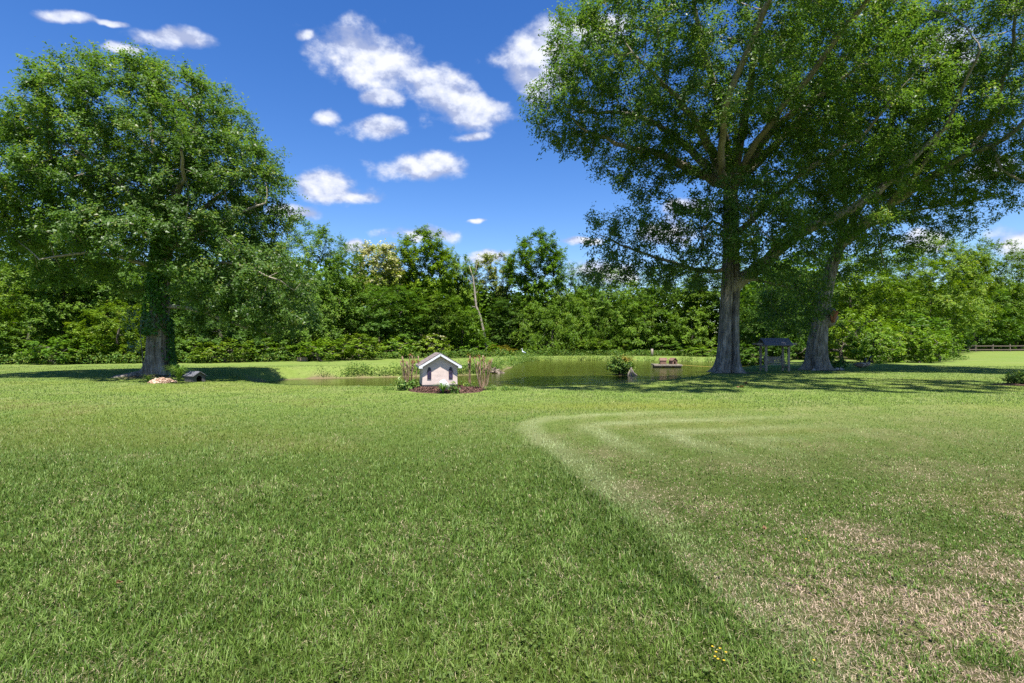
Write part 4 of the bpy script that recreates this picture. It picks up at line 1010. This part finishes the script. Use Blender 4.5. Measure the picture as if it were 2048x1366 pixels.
for q, (dx, dz, rr) in enumerate(((0, .55, .07), (.12, .42, .05), (-.13, .38, .05), (.22, .25, .04), (-.05, .62, .035))): mb.tube([(dx*2.0, -.1, -.1), (dx*1.2, -.02+.03*q, dz*.5), (dx*.5, .02*q, dz)], [rr*1.5, rr, rr*.5], 7)
st = mb.build('stump', M['dead_wood'], smooth=True); st.location = (ix+.62, iy-.62, WATER_Z); tag(st, 'grey rotten stump standing in the water beside the islet shrub', 'stump')
def duck_float():
    cx, cy_ = 13.7, 45.3; root = empty('duck_raft', (cx, cy_, WATER_Z), math.radians(-4)); root.scale = (1.12, 1.12, 1.1)
    for i in range(13): MB().box((-1.0+.165*i-.02, 0, .25), (.15, 1.1, .04)).build('deck_board', M['float_wood'], root)
    for yy in (-.5, .5): MB().box((0, yy, .19), (2.2, .08, .08)).build('beam', M['float_wood'], root)
    for xx in (-.75, 0, .75): MB().box((xx, 0, .07), (.55, .85, .17)).build('float_block', M['float_dark'], root, bevel=.02)
    tag(root, 'low wooden raft floating on the pond under two duck houses', 'raft')
    for k, (xx, lab, rz) in enumerate(((-.30, 'brown duck house on the middle of the raft, seen side on', 1.45), (.50, 'brown duck house on the right end of the raft, gable forward', .35))):
        h = empty('duck_house', (cx+xx*1.12, cy_+.05, WATER_Z+.298), rz); h.scale = (1.12, 1.12, 1.12); w, dp, he, hr = .44, .46, .28, .46
        for s in (-1, 1):
            MB().box((s*(w/2-.012), 0, he/2), (.024, dp, he)).build('side_wall', M['brown_paint'], h)
            a = math.atan2(hr-he, w/2); MB().box((s*(w/4+.015), 0, (he+hr)/2+.02), (.33, dp+.12, .022), Matrix.Rotation(s*a, 3, 'Y')).build('roof_panel', M['brown_paint'], h)
        MB().prism([(-w/2+.026, 0), (w/2-.026, 0), (w/2-.026, he), (0, hr-.01), (-w/2+.026, he)], dp/2-.03, dp/2-.005).build('back_wall', M['brown_paint'], h)
        MB().prism([(-w/2+.026, 0), (-.08, 0), (-.08, .18), (-.04, .25), (.04, .25), (.08, .18), (.08, 0), (w/2-.026, 0), (w/2-.026, he), (0, hr-.01), (-w/2+.026, he)], -dp/2+.005, -dp/2+.03).build('front_wall', M['brown_paint'], h)
        tag(h, lab, 'duck house', 'duck houses on the raft')
    m = MB(); p0 = Vector((cx+1.15, cy_, WATER_Z+.24)); p1 = Vector((18.5, 37.6, -.2)); pts = []
    for i in range(11):
        t = i/10; p = p0.lerp(p1, t); p.z = max(WATER_Z+.02, p.z-.9*t*(1-t)*.6); pts.append(tuple(p))
    tag(m.tube(pts, [.018]*11, 5).build('mooring_rope', M['rope']), 'yellow rope running from the raft to the bank', 'rope')
duck_float()

# ------------------------------------------------------------------ garden swing under a little roof
def swing():
    x, y = at(1549, 742, 27.8)[:2]; root = empty('garden_swing', (x, y, gz(x, y)), math.radians(-8)); wd = M['grey_wood']
    for sx in (-.57, .57):
        for sy in (-.42, .42): MB().box((sx, sy, .72), (.10, .10, 1.44)).build('post', wd, root)
        MB().bar((sx, -.5, .22), (sx, .5, .22), .06, .10).build('side_rail', wd, root)
        MB().bar((sx*1.0, -.62, 1.38), (sx, .62, 1.38), .05, .10).build('side_beam', wd, root)
    for sy in (-.38, .38): MB().bar((-1.0, sy, 1.47), (1.0, sy, 1.47), .06, .10).build('cross_beam', wd, root)
    for s in (-1, 1):
        a = math.radians(29); sl = MB().box((0, s*.34, 1.585), (1.38, .80, .03), Matrix.Rotation(-s*a, 3, 'X')).build('roof_panel', M['dark_roof'], root)
        for q in range(5): 
            t = (q+.5)/5; yy = s*(.02+.68*t); MB().box((0, yy, 1.785-abs(yy)*math.tan(a)+.012), (1.40, .15, .012), Matrix.Rotation(-s*(a-.05), 3, 'X')).build('shingle_course', M['dark_roof'], sl)
    bench = empty('swing_bench', (0, 0, 0)); bench.parent = root
    for q in range(5): MB().box((0, -.22+.09*q, .36), (.92, .07, .022)).build('seat_slat', wd, bench)
    for q in range(5): MB().box((0, .20+.025*q, .44+.075*q), (.92, .018, .06), Matrix.Rotation(-.3, 3, 'X')).build('back_slat', wd, bench)
    for sx in (-.44, .44):
        MB().bar((sx, -.28, .52), (sx, .30, .56), .06, .03).build('armrest', wd, bench); MB().bar((sx, -.24, .34), (sx, -.24, .52), .04, .04, (0, 1, 0)).build('arm_post', wd, bench)
        MB().bar((sx, .17, .32), (sx, .33, .82), .04, .04, (0, 1, 0)).build('back_post', wd, bench)
        MB().tube([(sx*.98, -.24, .54), (sx*.98, 0, 1.42)], [.012, .012], 5).build('chain', M['chain'], bench); MB().tube([(sx*.98, .28, .58), (sx*.98, 0, 1.42)], [.012, .012], 5).build('chain', M['chain'], bench)
    tag(root, 'weathered grey swing bench hung under a small dark roof, between two big oaks', 'swing')
swing()

# ------------------------------------------------------------------ geese and heron (one continuous lofted body each)
def bird(name, loc, rz, spine, radii, cols, squash, legs, label, cat, group=None, leg_r=.012, folded=None):
    root = empty(name, loc, rz); P = np.array(spine, float); R = np.array(radii, float); n = len(P); m = (n-1)*4+1; t = np.linspace(0, n-1, m); i0 = np.arange(n)
    Pn = np.stack([np.interp(t, i0, P[:, k]) for k in range(3)], -1); Rn = np.interp(t, i0, R); Sq = np.interp(t, i0, squash); Cn = np.array(cols, float)[np.clip(np.round(t).astype(int), 0, n-1)]
    for _ in range(2): Pn[1:-1] = (Pn[:-2]+2*Pn[1:-1]+Pn[2:])/4; Rn[1:-1] = (Rn[:-2]+2*Rn[1:-1]+Rn[2:])/4
    V, Q, _ = tube_np(Pn, Rn, 14, Sq); caps = [np.arange(14)[None, ::-1], (np.arange(14)+(m-1)*14)[None, :]]
    mesh_np('body', V, [Q]+caps, M['plumage'], root, smooth=True, col=np.repeat(Cn, 14, 0))
    for lg in legs: MB().tube(lg, [leg_r]*len(lg), 6).build('leg', M['leg_skin'], root, smooth=True)
    if folded:
        for s in (-1, 1):
            a, b, c_, cl = folded; mb = MB(); pts = [(a[0], s*a[1], a[2]), (b[0], s*b[1], b[2]), (c_[0], s*c_[1], c_[2])]
            w = mb.tube(pts, [.05, .085, .012], 8, True, [.35, .35, .35]).build('wing', cl, root, smooth=True)
    tag(root, label, cat, group); return root
BRN, BLK, WHT, TAN, GRY, LGR = (.13, .10, .075), (.015, .014, .013), (.72, .72, .70), (.30, .23, .17), (.30, .36, .48), (.62, .66, .74)
wingm = m_plain('goose_wing', (.17, .125, .09), .8, .15, .35, 14, .2, 0, (1, 4, 4))
def goose(px, d, rz, label, up=1.0):
    x = (px-1024)/F*d
    bird('goose', (x, d, gz(x, d)), rz, [(-.50, 0, .24), (-.40, 0, .235), (-.28, 0, .22), (-.05, 0, .20), (.15, 0, .21), (.26, 0, .27), (.30, 0, .38*up), (.31, 0, .50*up), (.34, 0, .575*up), (.40, 0, .575*up), (.455, 0, .56*up)],
         [.02, .06, .12, .165, .15, .09, .05, .04, .055, .045, .012], [BLK, BRN, BRN, BRN, TAN, TAN, BLK, BLK, (.12, .12, .12), BLK, BLK], [.5, .7, .85, .9, .9, .95, 1, 1, .8, .8, .7],
         [[(-.02, s*.07, .1), (.0, s*.07, .04), (.06, s*.075, .008)] for s in (-1, 1)], label, 'goose', 'geese resting on the lawn', .013, ((.12, .13, .24), (-.10, .15, .26), (-.42, .05, .27), wingm))
goose(1721, 30.3, .15, 'goose with dark neck raised, nearer of the resting pair')
goose(1729, 31.0, -.1, 'goose partly hidden behind the other one, neck taller', 1.18)
hx, hy = 1.42, 63.0
bird('heron', (hx, hy, gz(hx, hy)), math.radians(165), [(-.36, 0, .40), (-.25, 0, .46), (-.08, 0, .53), (.08, 0, .58), (.16, 0, .64), (.13, 0, .74), (.19, 0, .83), (.16, 0, .93), (.20, 0, .98), (.27, 0, .97), (.42, 0, .94)],
     [.015, .05, .10, .095, .05, .035, .03, .03, .042, .03, .006], [GRY, GRY, GRY, LGR, LGR, LGR, LGR, WHT, WHT, TAN, TAN], [.7, .7, .8, .85, 1, 1, 1, 1, .8, .7, .7],
     [[(-.02, s*.05, .46), (.02, s*.05, .25), (-.02, s*.05, .0)] for s in (-1, 1)], 'grey and white heron standing on the far bank of the pond', 'heron', None, .014)

# ------------------------------------------------------------------ rail fence at the far right
def fence():
    root = empty('rail_fence', (71.5, 82, gz(71.5, 82))); n = 7; sp = 2.75
    for i in range(n): MB().box((i*sp, 0, .58), (.13, .13, 1.2+.06*(i % 2)), Matrix.Rotation(.03*((i*7) % 3-1), 3, 'Y')).build('post', M['fence_wood'], root)
    for i in range(n-1):
        for z in (.33, .92): MB().bar((i*sp, -.08, z+.02*((i*3) % 3-1)), ((i+1)*sp, -.08, z+.02*(((i+1)*5) % 3-1)), .05, .13).build('rail', M['fence_wood'], root)
    tag(root, 'weathered wooden post and rail fence in front of the far trees', 'fence')
fence()

# ------------------------------------------------------------------ things at the foot of the ivy oak
def dog_house():
    x, y = at(390, 765, 20.6)[:2]; root = empty('dog_house', (x, y, gz(x, y)-.03), math.radians(58)); root.scale = (.95, 1.05, .9); g = m_plain('grey_plastic', (.09, .085, .085), .7, .2, .2, 8, .15)
    w, dp, he, hr = .5, .62, .28, .46
    for s in (-1, 1): MB().box((s*(w/2-.012), 0, he/2), (.024, dp, he)).build('side_wall', g, root)
    MB().prism([(-w/2+.025, 0), (-.11, 0), (-.11, .20), (-.075, .28), (0, .31), (.075, .28), (.11, .20), (.11, 0), (w/2-.025, 0), (w/2-.025, he), (0, hr), (-w/2+.025, he)], -dp/2, -dp/2+.025).build('front_wall', g, root)
    MB().prism([(-w/2+.025, 0), (w/2-.025, 0), (w/2-.025, he), (0, hr), (-w/2+.025, he)], dp/2-.025, dp/2).build('back_wall', g, root)
    a = math.atan2(hr-he, w/2)
    for s in (-1, 1):
        MB().box((s*(w/4+.02), 0, (he+hr)/2+.015), (.36, dp+.14, .03), Matrix.Rotation(s*a, 3, 'Y')).build('roof_panel', M['dark_roof'], root, bevel=.008)
    MB().box((0, 0, .012), (w-.06, dp-.06, .02)).build('floor_panel', M['float_dark'], root)
    tag(root, 'low grey dog house with dark roof in the shade of the ivy oak', 'dog house')
dog_house()
def stones_at(cx, cy_, rx, ry, n, s, cols, name, label, seed, hgt=.1, parent=None):
    rng = np.random.default_rng(seed); base = bmesh.new(); bmesh.ops.create_icosphere(base, subdivisions=1, radius=1); bv = np.array([v.co[:] for v in base.verts]); bf = np.array([[v.index for v in f.verts] for f in base.faces]); base.free()
    a = rng.random(n)*6.28; r = rng.random(n)**.5; x = cx+np.cos(a)*r*rx; y = cy_+np.sin(a)*r*ry; z = ground_z(x, y)+hgt*(1-r**2)*(.6+.5*rng.random(n))
    V, Fc, C = [], [], []
    for i in range(n):
        k = s*(.5+rng.random()); q = Quaternion(unit(rng.normal(0, 1, 3)), rng.random()*6).to_matrix(); v = (bv*(1+.25*rng.normal(0, 1, bv.shape))*np.array([1, .7, .4])*k)@np.array(q)
        V.append(v+np.array([x[i], y[i], z[i]])); Fc.append(bf+i*len(bv)); c = np.array(cols[rng.integers(0, len(cols))])*(.7+.5*rng.random()); C.append(np.tile(c, (len(bv), 1)))
    o = mesh_np(name, np.concatenate(V), np.concatenate(Fc), M['stone_mix'], col=np.concatenate(C)); tag(o, label, 'stones', kind='stuff'); return o
stones_at(-13.62, 19.95, .50, .42, 300, .045, [(.50, .33, .24), (.60, .45, .34), (.36, .22, .15)], 'wood_chips', 'heap of pinkish wood chips at the foot of the ivy oak', 61, .17)
strap_clump('ornamental_grass', 358, 19.7, 190, .62, .60, .018, M['green_leaf'], 'arching ornamental grass between wood chips and dog house', 'grass clump', 62)
strap_clump('ornamental_grass', 296, 20.2, 60, .38, .26, .016, M['green_leaf'], 'small grass tuft left of the wood chips', 'grass clump', 63)
strap_clump('ornamental_grass', 344, 21.3, 40, .22, .45, .016, M['green_leaf'], 'upright grass tuft against the ivy oak trunk', 'grass clump', 64)
def sapling():
    x = (284-1024)/F*22.0; root = empty('sapling', (x, 22.0, gz(x, 22.0))); rng = np.random.default_rng(66)
    mb = MB(); mb.tube([(0.05, 0, 0), (.02, 0, .9), (-.08, 0, 1.8), (-.02, 0, 2.6)], [.022, .018, .013, .006], 6); tips = []
    for k in range(14):
        z = .9+1.7*rng.random(); a = rng.random()*6.28; L = .35+.35*rng.random(); e = (math.cos(a)*L, math.sin(a)*L, z+.15); mb.tube([(-.02, 0, z), e], [.008, .004], 4); tips.append(e)
    mb.build('stem', M['wood_bark'], root); tips = np.array(tips); C = tips[rng.integers(0, 14, 420)]+rng.normal(0, .16, (420, 3)); V, Q, t = leaves_np(C, .11, rng, .55, .3); mesh_np('foliage', V, Q, M['blue_leaf'], root, tint=t)
    tag(root, 'thin sapling with bluish leaves left of the ivy oak trunk', 'tree')
sapling()
def roots():
    for k, (ang, L) in enumerate(((3.3, 1.7), (3.9, 1.3), (-.5, 1.0))):
        pts = []
        for i in range(7):
            t = i/6; r = .35+L*t; x = b1[0]+math.cos(ang+.2*math.sin(t*4))*r; y = b1[1]+math.sin(ang+.2*math.sin(t*4))*r*1.2; pts.append((x-b1[0], y-b1[1], gz(x, y)+.07-.10*t-b1[2]))
        MB().tube(pts, [.13-.10*(i/6) for i in range(7)], 8).build('root', M['bark'], oak_left, smooth=True)
roots()

# ------------------------------------------------------------------ dead snag, far bank post, stones, bushes
def snag():
    d = 64.5; base = at(960, 700, d); root = empty('dead_snag', (base[0], d, gz(base[0], d))); z0 = root.location.z
    def q(px, py): p = at(px, py, d); return (p[0]-base[0], 0, p[2]-z0)
    MB().tube([q(972, 706), q(968, 665), q(960, 632), q(952, 612), q(949, 580), q(946, 555), q(938, 530)], [.17, .16, .15, .14, .12, .08, .03], 9).build('trunk', M['dead_wood'], root, smooth=True)
    for pts, r in (([q(953, 615), q(945, 613), q(937, 611)], .07), ([q(951, 602), q(944, 598), q(938, 600)], .05), ([q(948, 570), q(938, 560), q(930, 557)], .05), ([q(946, 556), q(952, 540), q(955, 520)], .05), ([q(949, 590), q(936, 585), q(928, 580)], .035)):
        MB().tube(pts, [r, r*.8, r*.4], 6).build('branch', M['dead_wood'], root, smooth=True)
    tag(root, 'bleached dead snag with broken limbs standing in front of the wood', 'dead tree')
snag()
p = at(1304, 712, 64.8); pst = MB().tube([(0, 0, 0), (.02, 0, .5), (0, 0, .95)], [.17, .15, .14], 9).build('stump_post', M['dead_wood'], smooth=True); pst.location = (p[0], 64.8, gz(p[0], 64.8)); tag(pst, 'pale broken stump on the far bank above the raft', 'stump')
for k, (px, d, s, lab) in enumerate(((1488, 44.0, .34, 'pale flat stone at the water edge, left of three by the split oak'), (1499, 43.6, .42, 'pale stone at the water edge, middle of three by the split oak'), (1510, 43.9, .3, 'pale stone at the water edge, right of three by the split oak'))):
    x = (px-1024)/F*d; rock('bank_stone', (x, d, gz(x, d)+.1), (s, s*.7, s*.45), m_plain('pale_stone', (.42, .40, .36), .85, .2, .25, 10, .4), lab, 70+k, 'stone', 'pale stones by the water', 2)
for k, (px, d, s, lab) in enumerate(((1628, 27.6, .15, 'small edging stone before the leaning oak trunk'), (1664, 28.6, .16, 'edging stone left below the small dark shrub'), (1674, 28.4, .14, 'edging stone straight below the small dark shrub'), (1684, 28.6, .15, 'edging stone right below the small dark shrub'))):
    x = (px-1024)/F*d; rock('edging_stone', (x, d, gz(x, d)+.05), (s*1.3, s, s*.7), m_plain('edging', (.33, .30, .28), .85, .2, .25, 10, .4), lab, 80+k, 'stone', 'edging stones by the leaning oak', 2)
stones_at(-1.3, 37.4, .7, .6, 60, .16, [(.20, .16, .12), (.28, .23, .18), (.13, .10, .08)], 'bank_rubble', 'brown mud and rubble on the bank right of the crape myrtles', 90, .25)
p = at(605, 724, 41.5); cr = MB(); cr.box((0, 0, .17), (.75, .4, .34)); o = cr.build('stone_block', m_plain('pink_block', (.24, .18, .14), .9, .1, .2, 8, .3), bevel=.05); o.location = (p[0], 41.5, gz(p[0], 41.5)); tag(o, 'pinkish stone block lying in the weeds beyond the channel', 'stone')

# the mulched bush at the frame edge
bx_ = (2042-1024)/F*18.9
rb = leafy('edge_bush', 0, 18.9, 1500, .52, .5, .58, .10, M['green_leaf'], 'low dark bush in a mulch patch at the right frame edge', 'shrub', 93, .5, .4, x=bx_)
V, Q, t = leaves_np(np.array([0.1, -.35, .16])+np.random.default_rng(5).normal(0, .16, (90, 3)), .06, np.random.default_rng(94), .6, .3); mesh_np('red_flowers', V, Q, m_leaf('red_petal', [(0, (.25, .03, .06)), (1, (.45, .08, .12))], .2), rb, tint=t)
mp = MB(); n = 28
for i in range(n): a = i/n*6.283; mp.V.append((bx_-.15+math.cos(a)*.95, 18.75+math.sin(a)*.55, gz(bx_-.15+math.cos(a)*.95, 18.75+math.sin(a)*.55)+.006))
mp.V.append((bx_-.15, 18.75, gz(bx_, 18.75)+.05)); mp.F = [(i, (i+1) % n, n) for i in range(n)]
tag(mp.build('mulch_patch', bpy.data.materials['mulch'], smooth=True), 'dark mulch under the bush at the right frame edge', kind='structure')

# ------------------------------------------------------------------ weeds: borders of the lawn and banks (uncountable)
def weeds(name, pts, leaf, mat, label, seed, aspect=.4, tint=None):
    rng = np.random.default_rng(seed); V, Q, t = leaves_np(np.array(pts), leaf, rng, aspect, .3, None, -.1, tint); o = mesh_np(name, V, Q, mat, tint=t); tag(o, label, 'weeds', kind='stuff'); return o
def border(x0, x1, n, depth, h, seed, off=0):
    rng = np.random.default_rng(seed); x = rng.uniform(x0, x1, n); y = edge_y(x)-depth*rng.random(n)+off; k = fbm(x*.6, y*.6, 3, seed); ok = rng.random(n) < sstep(.25, .6, k)+.25; x, y, k = x[ok], y[ok], k[ok]
    ok = poly_sd(x, y, POND) > .3; x, y, k = x[ok], y[ok], k[ok]
    return np.stack([x, y, ground_z(x, y)+rng.random(len(x))**.8*h*(.35+1.1*k)], -1)
weeds('weeds', border(-60, -9, 15000, 3.2, .75, 201), .20, M['green_leaf'], 'yellow-green weed border between lawn and wood on the left', 202)
weeds('weeds', border(-9, 27, 8000, 2.2, .8, 203), .22, M['green_leaf'], 'tall grass and weeds along the foot of the wood', 204)
weeds('weeds', border(27, 45, 4500, 2.0, .45, 205, .5), .14, M['green_leaf'], 'weeds along the foot of the tall hedge', 206)
def bank(sel, n, w, h, seed):
    rng = np.random.default_rng(seed); P = np.array(POND); i = rng.integers(0, len(P), n*6); t = rng.random(n*6)[:, None]; p = P[i]*(1-t)+P[(i+1) % len(P)]*t; p = p+rng.normal(0, w, p.shape); x, y = p[:, 0], p[:, 1]
    sd = poly_sd(x, y, POND); k = fbm(x*.8, y*.8, 3, seed); ok = (sd > .12) & (sd < 1.1) & sel(x, y) & (rng.random(len(x)) < (sstep(.30, .58, k)+.2)*np.where(y < 40, sstep(-13, -9.5, x), 1)); x, y, k = x[ok][:n], y[ok][:n], k[ok][:n]
    return np.stack([x, y, ground_z(x, y)+rng.random(len(x))**.8*h*(.3+1.2*k)], -1)
weeds('bank_weeds', bank(lambda x, y: (y > 31) & (x < 0.3) & (x > -12.3) & (y < 41), 20000, .5, .55, 211), .12, M['green_leaf'], 'leafy weeds along the far bank of the channel', 212)
weeds('bank_weeds', bank(lambda x, y: (y >= 41) , 15000, .6, .75, 213), .20, M['green_leaf'], 'reedy grass fringe around the far end of the pond', 214, .22)

# clover and broad-leaved weeds in the near turf
M['clover_leaf'] = m_leaf('clover_leaf', [(0, (.06, .105, .02)), (1, (.14, .19, .04))], .25, .5, .25)
def clover():
    rng = np.random.default_rng(88); m = 420; d = 1.9+7*rng.random(m)**1.6; cx = (rng.random(m)*2-1)*(d*1.05); n = 14
    x = np.repeat(cx, n)+rng.normal(0, .055, m*n); y = np.repeat(d, n)+rng.normal(0, .055, m*n); C = np.stack([x, y, ground_z(x, y)+.018+.03*rng.random(m*n)], -1)
    V, Q, t = leaves_np(C, .020, rng, .85, .75); o = mesh_np('clover', V, Q, M['clover_leaf'], ground, tint=t); o['kind'] = 'stuff'
    o['label'] = 'small clover and broad leaves scattered in the turf'
clover()
# ------------------------------------------------------------------ small things in the lawn
rng = np.random.default_rng(300)
for k, (px, py, lab) in enumerate(((1492, 768, 'dry curled brown leaf on the shaded lawn before the split oak'), (1483, 775, 'second dry leaf, just nearer than the other before the split oak'), (236, 1180, 'small orange dead leaf in the grass at lower left'), (1530, 1070, 'dry reddish leaf on the mown turf'), (1260, 955, 'tiny reddish leaf along the pale mown strip'))):
    d = EYE*F/(py-HORIZON); x = (px-1024)/F*d; s = .20 if py < 800 else .04; V, Q, t = leaves_np(np.zeros((4, 3))+rng.normal(0, s*.3, (4, 3))*np.array([1, 1, .2]), s, rng, .6, .4)
    o = mesh_np('fallen_leaf', V, Q, M['dry_leaf'], tint=t*.8); o.location = (x, d, gz(x, d)+.05); tag(o, lab, 'leaf', 'fallen leaves on the lawn')
fl = []
for px, py in ((1425, 1318), (1440, 1322), (1432, 1330), (1452, 1330), (1436, 1345), (1448, 1348), (1430, 1340), (1612, 1096), (1618, 1100), (1628, 1342)):
    d = EYE*F/(py-HORIZON); x = (px-1024)/F*d; fl.append((x, d, gz(x, d)+.062))
for k, p in enumerate(fl):
    mb = MB(); 
    for q in range(5):
        a = q*1.2566; c, s_ = math.cos(a), math.sin(a); mb.add([(0, 0, 0), (c*.004-s_*.003, s_*.004+c*.003, .002), (c*.0075, s_*.0075, .003), (c*.004+s_*.003, s_*.004-c*.003, .002)], [(0, 1, 2, 3)])
    f = empty('yellow_flower', (p[0], p[1], p[2]-.06)); pe = mb.build('petals', m_plain('yellow_petal', (.45, .32, .02), .5, .2, .1, 30, .02) if k == 0 else bpy.data.materials['yellow_petal'], f); pe.location = (0, 0, .06)
    MB().tube([(0, 0, 0), (.004, 0, .03), (0, 0, .059)], [.0012]*3, 4).build('stem', M['ivy_leaf'], f)
    tag(f, ['topmost left yellow wildflower of the cluster at the bottom edge of the lawn', 'topmost right yellow wildflower of the cluster at the bottom edge', 'yellow wildflower in the middle of the bottom cluster, under the top pair',
        'rightmost yellow wildflower of the cluster at the bottom edge', 'lowest left but one yellow wildflower of the bottom cluster', 'lowest yellow wildflower of the cluster at the bottom edge', 'leftmost low yellow wildflower of the bottom cluster',
        'left of two yellow wildflowers close together on the mown turf', 'right of two yellow wildflowers close together on the mown turf', 'lone yellow wildflower right of the bottom cluster'][k], 'flower', 'yellow flowers in the lawn')
